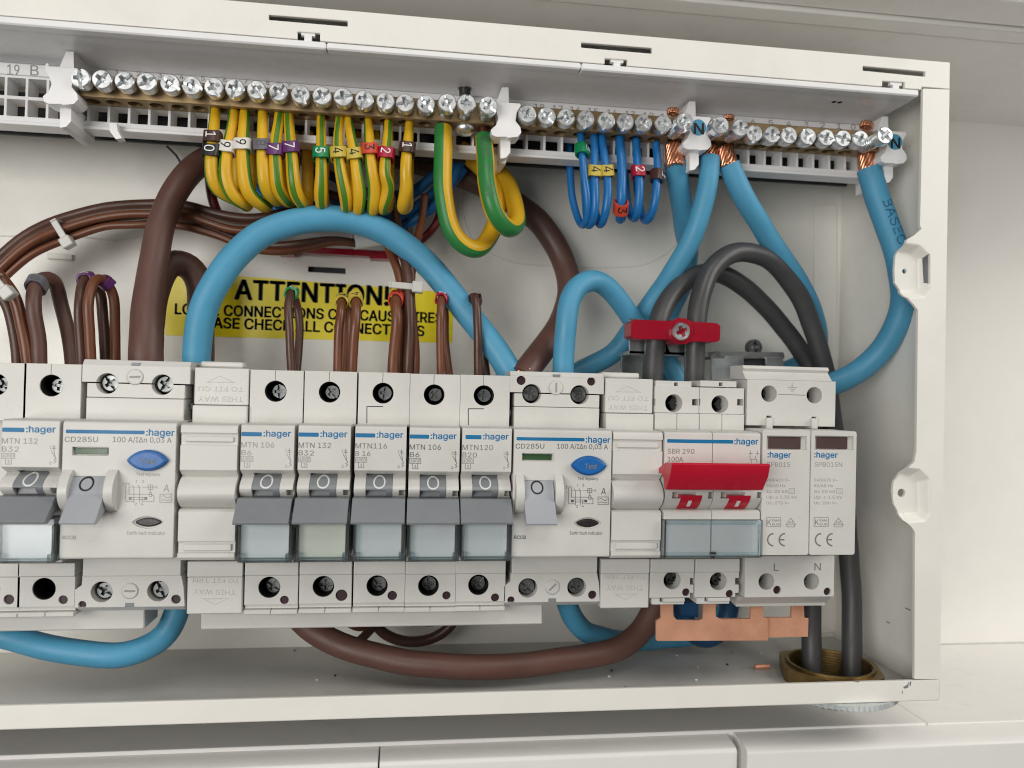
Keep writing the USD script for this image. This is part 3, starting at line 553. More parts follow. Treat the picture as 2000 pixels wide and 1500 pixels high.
loop([(861, 770, -42), (860, 700, -43), (860, 640, -43), (861, 600, -42), (862, 582, -37), (867, 600, -32), (869, 660, -31), (876, 720, -34), (882, 770, -36)], 1.5, TB, 'brown wire loop with a crimson ring marker on top', (862, 584, 'crimson', '2', 'ink_white'))
loop([(934, 770, -42), (933, 700, -43), (933, 640, -44), (931, 600, -43), (927, 580, -40), (931, 600, -35), (938, 650, -33), (948, 720, -35), (954, 770, -37)], 1.6, DB, 'dark brown wire loop with a brown ring marker in front of the blue arch', (928, 584, 'brown', '1', 'ink_white'))
loop([(80, 760, -43), (76, 690, -43), (68, 620, -44), (68, 575, -43), (85, 546, -38), (106, 548, -33), (120, 590, -30), (135, 650, -31), (142, 760, -34)], 2.5, 'sheath_brown', 'thick brown wire loop with a grey ring marker at the far left', (74, 556, 'grey', '8', 'ink_dark'))
loop([(158, 760, -42), (160, 690, -42), (155, 620, -42), (158, 570, -40), (170, 546, -35), (190, 560, -30), (200, 620, -30), (206, 690, -33), (208, 760, -35)], 1.9, DB, 'dark brown wire loop with a violet ring marker behind its twin', (168, 545, 'violet', '7', 'ink_white'))
loop([(180, 760, -43), (177, 690, -44), (173, 620, -45), (178, 570, -44), (195, 546, -39), (214, 562, -35), (224, 610, -34), (226, 690, -36), (226, 760, -38)], 1.75, TB, 'orange brown wire loop with a violet ring marker in front of its twin', (206, 550, 'violet', '7', 'ink_white'))
loop([(36, 760, -40), (34, 690, -40), (24, 630, -40), (6, 585, -40), (-30, 560, -40)], 2.0, DB, 'dark brown wire dropping at the left edge under the white tie')
loop([(60, 760, -43), (54, 690, -43), (42, 630, -43), (22, 570, -43), (-10, 530, -43)], 2.1, TB, 'reddish brown wire dropping at the left edge beside the grey marked loop')
loop([(795, 770, -38), (798, 690, -39), (800, 620, -39), (796, 540, -36), (788, 490, -30), (776, 440, -22), (770, 380, -18)], 1.9, DB, 'brown wire of the tied bundle, middle one')
loop([(808, 770, -36), (812, 690, -37), (806, 620, -37), (804, 540, -35), (812, 480, -28), (824, 430, -20), (830, 380, -18)], 1.6, TB, 'brown wire of the tied bundle, right one')
loop([(784, 770, -34), (782, 690, -35), (784, 620, -35), (780, 545, -33), (762, 490, -26), (740, 440, -18)], 1.7, TB, 'brown wire of the tied bundle, left one that leans away')
def tie(px, py, Y, ang, L, label, rx=2.6, ry=2.6):
    P = at(px, py, Y); t = Thing('cable_tie', label, 'cable tie')
    a = np.linspace(0, 2 * np.pi, 29)
    m = []
    o = sbox(-L / 2, -1.25, L / 2, 1.25)
    st = bx(-L / 2, L / 2, -3.2, -2.2, -1.2, 1.2, .2); hd = bx(L / 2 - .5, L / 2 + 3.6, -4.2, 0, -2.1, 2.1, .35); sd = bx(-L / 2 - .8, -L / 2, -3.2, 3, -1.2, 1.2, .2)
    for q, n in ((st, 'strap'), (hd, 'head'), (sd, 'strap')):
        q.apply_transform(trimesh.transformations.rotation_matrix(math.radians(ang), [0, -1, 0])); q.apply_translation(P); t.part(n, q, 'tie_clear')
    t.done()
tie(786, 560, -37, -3, 8.2, 'clear cable tie round the brown bundle in front of the sticker')
tie(122, 452, -17, -58, 7.5, 'clear cable tie round the curved brown bundle at the left')
tie(4, 553, -47, -50, 6, 'white cable tie cut by the left edge of the photo')
# curved bundle of brown wires on the back
G = 'brown wires of the curved bundle along the back'
B0 = [(-60, 560), (0, 500), (60, 452), (125, 425), (200, 405), (290, 398), (380, 405), (460, 425), (540, 418), (620, 400)]
for k, (dy, dY, lk, r, sag, lab) in enumerate(((0, 0, DB, 1.9, 0, 'topmost wire, dark'), (14, -1, DB, 1.9, 3, 'second wire from the top'), (20, -5, TB, 1.6, 8, 'lighter reddish wire in the middle'), (31, 0, DB, 1.7, 12, 'lower dark wire'), (40, -3, TB, 1.5, 16, 'lowest reddish wire'))):
    P = [(x + dy * .25 * (x < 150), y + dy + sag * max(0, (x - 350)) / 200, -12 + dY - 2 * (x < 100), r) for x, y in B0]
    if k > 2: P = P[:7] + [(470, P[7][1] + 6, -12 + dY, r), (560, P[8][1] + 18, -14, r), (650, 470 + 4 * (k - 3), -14, r), (700, 476, -13, r)]
    cable('bundle_wire', P, lk, 'brown wire of the curved bundle at the left: ' + lab, 'wire', G, 12)
# dark blue and other wires behind the earth loops
G = 'dark blue wires bunched behind the earth loops'
for k, (pts, lab) in enumerate([([(470, 330, 0), (520, 392, -4), (570, 425, -6), (650, 440, -8), (740, 440, -10), (810, 405, -12), (870, 350, -12), (900, 300, -14)], 'reaching furthest left'),
        ([(520, 360, 1), (560, 402, -2), (620, 420, -4), (700, 425, -8), (780, 392, -12), (850, 340, -14), (880, 300, -14)], 'just above the longest one'),
        ([(600, 330, 0), (650, 390, -2), (720, 412, -8), (790, 418, -10), (850, 390, -12), (905, 330, -12)], 'passing below the crimson marker'),
        ([(580, 310, 2), (660, 350, 0), (740, 380, -4), (800, 375, -8), (860, 330, -10)], 'highest of the bunch'),
        ([(760, 470, -8), (810, 430, -12), (850, 400, -14), (885, 350, -14), (900, 310, -14)], 'lowest, next to the big earth loop')]):
    cable('dark_blue_wire', [p + (2.0,) for p in pts], 'sheath_thin_blue', 'dark blue wire behind the earth loops, ' + lab, 'wire', G, 12)
cable('thin_brown_wire', [(600, 360, -6, 1.7), (660, 385, -8), (720, 400, -8), (790, 430, -10), (800, 470, -12), (802, 500, -14, 1.7)], DB, 'dark brown wire tangled behind the yellow marked earth wires', 'wire')
cable('red_wire', [(408, 310, -8, 1.9), (410, 360, -9), (418, 400, -8), (432, 430, -6, 1.9)], 'sheath_red', 'dark red wire left of the first earth wire', 'wire')
cable('red_wire', [(870, 370, -8, 1.7), (858, 420, -10), (842, 450, -12), (815, 475, -10, 1.7)], 'sheath_red', 'dark red wire right of the blue arch top', 'wire')
cable('drawstring', [(325, 285, 2, .45), (345, 305, 4), (355, 325, 6), (357, 345, 8, .45)], 'sheath_grey', 'thin dark thread hanging behind the cells left of the tall brown cable', 'thread')
one('conduit_end', cut(cyl(at(790, 455, -8), at(690, 470, -13), 3.6, 24), cyl(at(740, 462, -10), at(680, 472, -14), 3.0, 24)), 'card_white', 'white sleeve end with a brown wire in it under the blue arch', 'sleeve')
t = Thing('red_edge_strip', 'red plastic edge strip with two tabs on the back above the sticker', 'edge strip')
t.part('strip', plate(pp([(540, 478), (780, 492), (780, 504), (540, 490)], 3), 3, 5), 'clamp_red')
for q in ([(544, 486), (574, 488), (574, 498), (544, 497)], [(722, 496), (760, 499), (760, 506), (722, 505)]): t.part('tab', plate(pp(q, 2), 1.5, 7), 'clamp_red')
t.done()
# warning sticker
t = Thing('warning_sticker', 'yellow rectangular warning sticker with black lettering on the back', 'sticker')
t.part('label_sheet', plate(pp([(326, 528), (886, 572), (883, 670), (322, 655)], YB).buffer(-1).buffer(1), YB - .2, .19), 'sticker_yellow')
Q = YB - .2
t.part('lettering', join([txt(w_, (x0 + o, y0 + o * .3), (x1 + o, y1 + o * .3), h, Q, True) for w_, x0, y0, x1, y1, h, os in (('ATTENTION!', 457, 583, 758, 596, 36, (0, 2.2)), ('LOOSE CONNECTIONS CAN CAUSE FIRES!', 341, 613, 870, 631, 19.5, (0, 1.1)), ('PLEASE CHECK ALL CONNECTIONS', 368, 638, 828, 656, 19.5, (0, 1.1))) for o in os]), 'ink_black')
t.done()

# ================================================================ switchgear
NOSE, SHO, REAR = -75, -62, -8
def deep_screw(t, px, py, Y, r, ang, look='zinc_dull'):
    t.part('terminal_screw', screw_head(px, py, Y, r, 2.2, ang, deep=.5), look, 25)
def well(t, px, py, r, Y, look='hole_dark', depth=.3):
    t.part('hole_bottom', plate(pc(px, py, r, -62), Y, depth), look)  # default look is a black disc for the dark inside a hole
def xs(l, r, Y, py=850, gap=.12): return at(l, py, Y)[0] + gap, at(r, py, Y)[0] - gap
def z_(py, Y, px=850): return at(px, py, Y)[2]
def carve(m, x0, y0, x1, y1, Y, d):
    a = R4(x0, y0, x1, y1, Y); return cut(m, bx(a[0], a[2], Y - 6, Y + d, a[1], a[3]))
def shade_rect(t, x0, y0, x1, y1, Y, look, name='recess_shade', proud=.06):  # flat coloured patch painting the shade of a slot, nothing is cut
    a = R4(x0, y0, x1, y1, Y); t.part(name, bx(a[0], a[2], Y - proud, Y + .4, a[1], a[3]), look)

# ---- circuit breaker; pixels are those of the one at 799..899, others are the same thing elsewhere
def breaker(ref, label, texts, top_ang, bottom=True, mark=False, maroon=(872, 1163, 9), card='card_white', ink='ink_grey', nose=True, screws=(1, 1), low=None):
    OFF[:] = 0; d = at(*ref, NOSE) - at(799, 834, NOSE); d[1] = 0; d[2] *= .4; OFF[:] = d
    t = Thing('circuit_breaker', label, 'circuit breaker', 'slim circuit breakers in the row')
    x0, x1 = xs(798, 898, SHO); zt, zb = z_(731, SHO), z_(1189, SHO)
    k = t.part('body', bx(x0, x1, SHO + 10, REAR, zb + 1, zt - .3, .3), 'module_white')
    fr = sbox(x0, z_(836, SHO), x1, zt).difference(pc(848, 771, 20, SHO, 12))
    a = at(848, 731, SHO); fr = fr.difference(sbox(a[0] - .07, z_(752, SHO), a[0] + .07, zt + 1))
    t.part('upper_terminal_cover', plate(fr, SHO, 10.2), 'module_white')
    well(t, 848, 771, 20, SHO + 9.5)
    t.part('well_darkener', plate(pc(848, 771, 20, SHO, 12).difference(pc(848, 771, 18.6, SHO, 12)), SHO + .5, 9), 'hole_dark')  # dark rings added to blacken the walls of the screw wells
    t.part('well_darkener', plate(pc(837, 1144, 20, SHO, 12).difference(pc(837, 1144, 18.6, SHO, 12)), SHO + .5, 9), 'hole_dark')
    if screws[0]: deep_screw(t, 850, 771, SHO + 4.5, 2.5, top_ang)
    if mark: t.part('snap_line', join(stroke([(817, 829), (817, 797), (848, 797)], 1.6, SHO)), 'ink_black')
    if nose:
        n0, n1 = xs(799, 899.5, NOSE, gap=.16)
        zn = z_(834, NOSE); z1 = z_(921, NOSE); z2 = z_(931, NOSE + 4); z3 = z_(977, NOSE + 3)
        ar = [(NOSE + 4 - 4.6 * math.sin(u * math.pi), z2 + (z3 - z2) * u) for u in np.linspace(0, 1, 11)]
        prof = [(SHO + 10, zn), (NOSE + 1.3, zn), (NOSE + .3, zn - .4), (NOSE, zn - 1.3), (NOSE, z1)] + ar + [(NOSE + 4.5, z3), (NOSE + 4.5, z_(1096, NOSE + 4)), (SHO + 10, z_(1096, NOSE + 4))]
        m = prism(prof[::-1], n0, n1)
        tx0, tx1 = at(820, 950, NOSE)[0], at(871.5, 950, NOSE)[0]
        m = cut(m, bx(tx0, tx1, -90, NOSE + 5.2, z3 + .02, z2 + .9)); m = carve(m, 884, 958.5, 898, 970.5, NOSE, 3.5)
        t.part('front_cover', m, 'module_white')
        pr2 = [(p[0] - .0, p[1]) for p in ar]; tg = prism(([(NOSE + 6, z2 + .5)] + [(NOSE + 5, z2 + .5)] + pr2 + [(NOSE + 6, z3)])[::-1], tx0 + .08, tx1 - .08)
        tg = carve(tg, 819, 958.5, 858, 971.5, NOSE, 2.2)
        kt = t.part('toggle', tg, 'toggle_grey')
        o = at(846, 944, NOSE + .1); g = plate(Point(0, 0).buffer(1.98, quad_segs=12).difference(Point(0, 0).buffer(1.52, quad_segs=12)), -.06, .5)
        g = g.subdivide_to_size(.6); back_ = g.vertices[:, 1] > 0; g.vertices[:, 0] += o[0]; g.vertices[:, 2] += o[2]; zz_ = np.array([q[1] for q in ar])[::-1]; yy_ = np.array([q[0] for q in ar])[::-1]; g.vertices[:, 1] = np.interp(g.vertices[:, 2], zz_, yy_) + np.where(back_, .05, -.05); t.part('off_mark', g, 'ink_white', sub=kt)
        fz0, fz1 = z_(975, NOSE - 1.5), z_(1023, NOSE - 8)
        f0, f1 = at(795, 990, NOSE - 1.5)[0], at(896, 990, NOSE - 1.5)[0]
        fl = prism([(NOSE - 1.6, fz0), (NOSE - 8, fz1 + .3), (NOSE - 7.7, fz1 - .4), (NOSE - 6, fz1 - .5), (NOSE + 3.5, fz0 - 2.2), (NOSE + 3.5, fz0)][::1], f0, f1)
        trimesh.repair.fix_normals(fl); t.part('lever_flap', fl, 'toggle_grey', sub=kt)
        # clear label holder
        Yc = NOSE - 2.2; c0, c1 = at(797, 1060, Yc)[0], at(897, 1060, Yc)[0]; ct, cb = z_(1027, Yc), z_(1097, Yc); e = .9
        t.part('label_card', bx(n0 + .9, n1 - .9, NOSE + .2, NOSE + 4.4, z_(1083, NOSE + 4), z_(1012, NOSE + 4)), card)
        kc = t.part('label_window', bx(c0 + e, c1 - e, Yc, Yc + .8, cb + 1.6, ct), 'clear_blue')
        t.part('window_edge', join(bx(c0, c0 + e - .02, Yc, NOSE + 4.2, cb, ct, .2), bx(c1 - e + .02, c1, Yc, NOSE + 4.2, cb, ct, .2), bx(c0 + e, c1 - e, Yc, NOSE + 4.2, cb, cb + .7), bx(c0 + e, c1 - e, Yc + .1, Yc + 1, cb + .8, cb + 1.55)), 'clear_edge', sub=kc)
        t.part('window_corner', join(bx(c0 + .1, c0 + 2, Yc + .2, NOSE + 4, cb + .1, cb + 2.6), bx(c1 - 2, c1 - .1, Yc + .2, NOSE + 4, cb + .1, cb + 2.6)), 'clear_edge', sub=kc)
        if texts:
            a_, b_, dx = texts
            t.part('logo_bar', plate(rp(800.5 + dx, 848.5, 838, 857, NOSE).buffer(-.25).buffer(.25), NOSE - .05, .08), 'ink_blue')
            t.part('logo_lettering', txt(':hager', (841, 857), (892, 857.5), 11.5, NOSE, True), 'ink_blue')
            t.part('printed_lettering', join(txt(a_, (800, 878), (861, 878.5), 10, NOSE), txt(b_, (800, 892.5), (800 + 9.6 * len(b_.replace(' ', '')), 893), 9.5, NOSE),
                 txt('6000', (802, 903), (820, 903), 6, NOSE), txt('3', (809, 914), (813, 914), 6, NOSE), stroke([(800, 895.5), (822, 895.5), (822, 905), (800, 905), (800, 895.5)], 1, NOSE), stroke([(806, 905), (806, 915.5), (816, 915.5), (816, 905)], 1, NOSE),
                 stroke([(889, 880), (889, 889), (891, 903), (884, 890)], 1.1, NOSE), stroke([(885, 887), (893, 887)], 1, NOSE), stroke([(886, 884), (892, 884)], 1, NOSE), txt('1', (882, 887), (884, 887), 6, NOSE), txt('2', (881, 916), (885, 916), 5, NOSE),
                 stroke([(891, 903), (893, 906), (889, 908), (893, 911), (888, 914)], 1.1, NOSE)), ink)
    zb1, zb2 = z_(1096, SHO), z_(1121, SHO)
    hx, hy = (837, 1144); mx, my, mr = maroon
    pl = sbox(x0, z_(1177, SHO), x1, zb2 - .1).difference(pc(hx, hy, 20, SHO, 12)).difference(pc(mx, my, mr, SHO))
    t.part('lower_terminal_cover', plate(pl, SHO, 10.2), 'module_white')
    t.part('lower_band', bx(x0, x1, SHO - .4, SHO + 10.2, zb2, zb1 - .05, .15), 'module_white')
    well(t, hx, hy, 20, SHO + 9.5); well(t, mx, my, mr, SHO + .7, 'cap_maroon')
    if screws[1]: deep_screw(t, hx + 1, hy - 4, SHO + 6, 2.7, top_ang + 50, 'zinc_dull')
    t.part('lower_ledge', bx(x0, x1, SHO + 1, SHO + 10.2, z_(1185.5, SHO), z_(1177.4, SHO), .1), 'module_white')
    xm = (x0 + x1) / 2
    for q0, q1 in ((x0, xm - .06), (xm + .06, x1)): t.part('lower_foot', bx(q0, q1, SHO - .5, SHO + 10.2, z_(1195, SHO), z_(1186.2, SHO), .2), 'module_white')
    t.done(); OFF[:] = 0
breaker((-113, 817), 'circuit breaker cut off by the left edge of the photo', None, 30, nose=False, maroon=(872, 1162, 9))
breaker((3, 818), 'circuit breaker at the far left whose print is worn off', ('MTN 132', 'B32', 0), 80, maroon=(870, 1164, 8), ink='ink_pale', screws=(1, 0))
breaker((470, 829), 'circuit breaker marked B6 beside the left white filler', ('MTN 106', 'B6', 0), 5, maroon=(865, 1168, 8), ink='ink_pale')
breaker((582, 829), 'circuit breaker marked B32 with a yellowish label card', ('MTN 132', 'B32', 0), 40, maroon=(871, 1161, 11), card='card_yellow')
breaker((693, 830), 'circuit breaker marked B16 with an L-shaped line under its screw', ('MTN116', 'B 16', 0), -8, mark=True, maroon=(866, 1163, 9))
breaker((799, 834), 'circuit breaker marked B6 in darker print, with a smudge under its screw', ('MTN 106', 'B6', 0), -40, maroon=(872, 1163, 8), ink='ink_dark')
breaker((902, 834), 'circuit breaker marked B20 beside the right wide switch', ('MTN120', 'B20', 6), 85, mark=True, maroon=(870, 1169, 8))

def lens(px, py, hw, hh, Y):
    a = at(px, py, Y); w, h = mmr(hw, Y), mmr(hh, Y); R_ = (w * w + h * h) / (2 * h); k = Point(a[0], a[2] - (R_ - h)).buffer(R_, quad_segs=64).intersection(Point(a[0], a[2] + (R_ - h)).buffer(R_, quad_segs=64))
    return k.buffer(-.5).buffer(.5)
def loft(poly, Y, t, inset, top):
    "plate with its front edge eased over by inset"
    return join(plate(poly, Y + top, t - top), *[plate(poly.buffer(-inset * (1 - math.cos(u))), Y + top * (1 - math.sin(u)), top * .34 + .02) for u in (.35, .75, 1.15, 1.5)])
def residual(ref, label, holes, ang, worn):
    OFF[:] = 0; d = at(*ref, NOSE) - at(1003, 837, NOSE); d[1] = 0; OFF[:] = d * [1, 1, .4]
    t = Thing('residual_current_switch', label, 'residual current switch', 'wide residual current switches with a blue button')
    xl, xr = xs(993, 1178, SHO); zt, zb = z_(727, SHO, 1090), z_(1185, SHO, 1080)
    t.part('body', bx(xl + .3, xr - .3, SHO + 12, REAR, zb + 1, zt - .4, .3), 'module_white')
    xi0, xi1 = at(1004, 800, SHO)[0], at(1170, 800, SHO)[0]
    up = sbox(xl, z_(768, SHO, 1090), xr, zt - 1.6).union(sbox(xi0, z_(795, SHO, 1090), xi1, z_(770, SHO, 1090))).buffer(-.3).buffer(.3)
    for q in holes: up = up.difference(pc(*q, SHO))
    for sx, sy in ((1038.5, 769), (1132, 771)): up = up.difference(pc(sx, sy, 19, SHO, 12))
    t.part('upper_terminal_cover', plate(up, SHO, 12.4), 'module_white')
    zt2 = zt - 1.6
    t.part('top_bevel', prism([(SHO + .02, zt2), (SHO + 1.2, zt), (SHO + 12.4, zt), (SHO + 12.4, zt2)], xl + .1, xr - .1), 'module_white')
    t.part('neck', bx(xi0, xi1, SHO - .5, SHO + 12, z_(836, SHO, 1090), z_(796, SHO, 1090), .2), 'module_white')
    for q in holes: well(t, *q, SHO + 1.2, 'cap_maroon')
    for (sx, sy), g in zip(((1038.5, 769), (1132, 771)), ang[:2]):
        well(t, sx, sy, 19, SHO + 6); t.part('terminal_screw', screw_head(sx - 2, sy - 1, SHO + 2.6, 2.75, 2.6, g, deep=.6), 'zinc_dull', 25)
    def seal(px, py, g):
        k = t.part('seal_plug', loft(pc(px, py, 15, SHO, 16), SHO - .3, .6, .4, .25), 'filler_white')
        a = at(px, py, SHO); s = affinity.rotate(sbox(a[0] - 1.7, a[2] - .32, a[0] + 1.7, a[2] + .32), g); t.part('slot', plate(s, SHO - .36, .1), 'ink_pale', sub=k)
    seal(1086, 757, ang[2])
    shade_rect(t, 1080, 731, 1094, 737, SHO, 'toggle_grey')
    for x0, x1 in ((974, 1003), (1171, 1179)): pass
    for x0, x1 in ((xl + .4, xi0 - .3), (xi1 + .3, xr - .4)):
        t.part('side_latch', join(bx(x0, x1, SHO + 8, SHO + 11.9, z_(834, SHO, 1090), z_(772, SHO, 1090)), bx(x0 + .2, x1, SHO + 5, SHO + 8, z_(814, SHO, 1090), z_(803, SHO, 1090))), 'toggle_grey')
    n0, n1 = xs(1003.5, 1196, NOSE, gap=.14); zn, zl = z_(838, NOSE, 1100), z_(1089.5, NOSE, 1090)
    m = prism([(SHO + 12, zn), (NOSE + 1.4, zn), (NOSE + .35, zn - .5), (NOSE, zn - 1.6), (NOSE, zl + 1), (NOSE + .4, zl + .3), (NOSE + 1.2, zl), (SHO + 12, zl)][::-1], n0, n1)
    m = carve(m, 1021, 938, 1080, 1000, NOSE, 2.5); m = carve(m, 1020, 885, 1081, 901, NOSE, 1.2)
    ind = lens(1148, 1022, 29, 11.5, NOSE); m = cut(m, plate(ind, NOSE - 3, 3.7))
    t.part('front_cover', m, 'module_white')
    t.part('indicator_window', plate(rp(1022, 887, 1078, 899, NOSE), NOSE + .9, .2), 'window_green')
    t.part('fault_indicator', loft(lens(1148, 1022, 25, 8.5, NOSE), NOSE + .25, .9, .5, .3), 'indicator_dark')
    bt = t.part('test_button', loft(lens(1151, 910, 36.5, 19.5, NOSE - 1.8), NOSE - 1.8, 3, .9, .7), 'button_blue')
    t.part('button_lettering', txt('Test', (1142, 915.5), (1166, 916), 10, NOSE - 1.82, True), 'toggle_grey', sub=bt)
    dx = 0 if not worn else -7
    pk = 'ink_pale' if worn else 'ink_dark'
    t.part('logo_bar', plate(rp(1009, 853.5, 1141.5, 862, NOSE).buffer(-.3).buffer(.3), NOSE - .05, .08), 'ink_blue')
    t.part('logo_lettering', txt(':hager', (1144, 864), (1192, 865), 12, NOSE, True), 'ink_blue')
    t.part('printed_lettering', join(txt('CD285U', (1007, 876), (1063, 876), 9.5, NOSE), txt('100 A/I\u0394n 0,03 A', (1088, 876), (1187, 877.5), 9.5, NOSE)), 'ink_grey' if worn else 'ink_dark')
    dg = lambda pts, w=1.0: stroke([(980 + x / 5, 930 + y / 5) for x, y in pts], w, NOSE)
    t.part('printed_diagram', join(txt('Test regularly', (1128, 937), (1168, 937.5), 5.5, NOSE), txt('Earth fault indicator', (1113, 1044), (1177, 1044.5), 6.5, NOSE), txt('RCCB', (1004, 1052.5), (1027, 1052.5), 6.5, NOSE, True),
        dg([(680, 105), (680, 205), (875, 205), (875, 215), (890, 215), (890, 270), (790, 270), (790, 230)]), dg([(690, 140), (700, 140)]), dg([(712, 140), (780, 140)], .7), dg([(790, 140), (912, 140)], .7), dg([(912, 125), (912, 155)]), dg([(720, 150), (720, 285)]), dg([(768, 150), (768, 285)]),
        dg([(705, 120), (720, 150)]), dg([(753, 120), (768, 150)]), dg([(840, 120), (880, 120), (880, 162), (840, 162), (840, 120)]), dg([(860, 120), (860, 190)]), dg([(850, 190), (870, 190), (870, 226), (850, 226), (850, 190)]), dg([(680, 232), (830, 232), (830, 252), (680, 252), (680, 232)]),
        dg([(680, 242), (702, 242)], 4), dg([(806, 242), (830, 242)], 4), dg([(655, 105), (680, 105)]), dg([(655, 105), (648, 160), (655, 200), (648, 230), (655, 270), (720, 270)]), dg([(940, 203), (1040, 203), (1040, 278), (940, 278), (940, 203)]), dg([(950, 225), (970, 215), (990, 232), (1010, 240), (1030, 222)]), dg([(950, 262), (968, 250), (988, 258), (1008, 262), (1030, 254)]),
        txt('1', (1127, 950), (1129, 950), 5, NOSE), txt('3', (1137, 950), (1141, 950), 5, NOSE), txt('2', (1125, 991), (1129, 991), 5, NOSE), txt('4', (1136, 991), (1140, 991), 5, NOSE), txt('T', (1105, 955), (1109, 955), 5, NOSE), txt('A', (1174, 965.5), (1183, 966), 13, NOSE)), pk)
    # lever between two rounded cheeks
    for e0, e1 in ((1006, 1020.5), (1082, 1096)):
        a = R4(e0, 926, e1, 1003, NOSE); zz = np.linspace(0, 1, 13); pr = [(NOSE + .3, a[3])] + [(NOSE - 4.6 * math.sin(math.pi * min(1, u * 1.0)) ** .7, a[3] + (a[1] - a[3]) * u) for u in zz] + [(NOSE + .3, a[1])]
        t.part('lever_cheek', prism(pr[1:][::-1] if False else [pr[0]] + pr[1:], a[0], a[2]), 'module_white'); trimesh.repair.fix_normals(t.ps[-1][1])
    l0, l1 = at(1021.5, 950, NOSE)[0], at(1080, 950, NOSE)[0]; q0, q1, q2 = z_(937, NOSE, 1050), z_(973, NOSE - 3, 1050), z_(1026, NOSE - 9, 1050)
    br = [(NOSE + 2.4, q0)] + [(NOSE + .4 - 3.4 * math.sin(u * 1.4), q0 + (q1 - q0) * u) for u in np.linspace(0, 1, 7)] + [(NOSE - 9.2, q2 + .5), (NOSE - 8.9, q2), (NOSE - 7.6, q2), (NOSE + 2.4, q1 - 3)]
    lv = prism(br, l0, l1); trimesh.repair.fix_normals(lv); kl = t.part('lever', lv, 'toggle_light')
    o = at(1049, 952, NOSE - 1.4); g = plate(Point(0, 0).buffer(2.15, quad_segs=12).difference(Point(0, 0).buffer(1.62, quad_segs=12)), -.12, .5); g = g.subdivide_to_size(.6); back_ = g.vertices[:, 1] > 0; g.vertices[:, 0] += o[0]; g.vertices[:, 2] += o[2]; zz_ = np.array([q[1] for q in br[1:8]])[::-1]; yy_ = np.array([q[0] for q in br[1:8]])[::-1]; g.vertices[:, 1] = np.interp(g.vertices[:, 2], zz_, yy_) + np.where(back_, .05, -.06); t.part('off_mark', g, 'ink_black', sub=kl)
    # lower end
    t.part('lower_band', bx(at(1000, 1100, SHO)[0], at(1166, 1100, SHO)[0], SHO - .6, SHO + 12, z_(1119, SHO, 1080), zl - .05, .15), 'module_white')
    lo = pp([(998, 1119.6), (1166, 1118.5), (1170, 1140), (1172, 1175), (984, 1177), (985, 1145), (997, 1136)], SHO)
    for sx, sy in ((1031, 1148.5), (1126.5, 1147)): lo = lo.difference(pc(sx, sy, 19, SHO, 12))
    for q in ((998, 1172, 7), (1157, 1162, 8.5)): lo = lo.difference(pc(*q, SHO))
    t.part('lower_terminal_cover', plate(lo, SHO, 12.4), 'module_white')
    for q in ((998, 1172, 7), (1157, 1162, 8.5)): well(t, *q, SHO + .9, 'cap_maroon')
    for (sx, sy), g in zip(((1031, 1148.5), (1126.5, 1147)), ang[3:5]):
        well(t, sx, sy, 19, SHO + 6); t.part('terminal_screw', screw_head(sx - 2, sy - 3, SHO + 2.6, 2.75, 2.6, g, deep=.6), 'zinc_dull', 25)
    seal(1079, 1146.5, ang[5]); shade_rect(t, 1071, 1168.5, 1086, 1175.5, SHO, 'toggle_grey')
    zq = z_(1175.5, SHO, 1080); t.part('bottom_bevel', prism([(SHO + .02, zq), (SHO + 3, z_(1186, SHO, 1080)), (SHO + 12.4, z_(1186, SHO, 1080)), (SHO + 12.4, zq)][::-1], xl + .1, xr - .1), 'module_white')
    t.done(); OFF[:] = 0
residual((122, 820), 'left wide switch with a blue oval button and pale worn print', [], (35, -30, 4, 60, 25, 0), True)
residual((1003, 837), 'right wide switch with a blue oval button and crisp dark print', [(1018, 743, 9), (1155, 745, 8.5)], (80, 55, 90, 50, 15, 45), False)

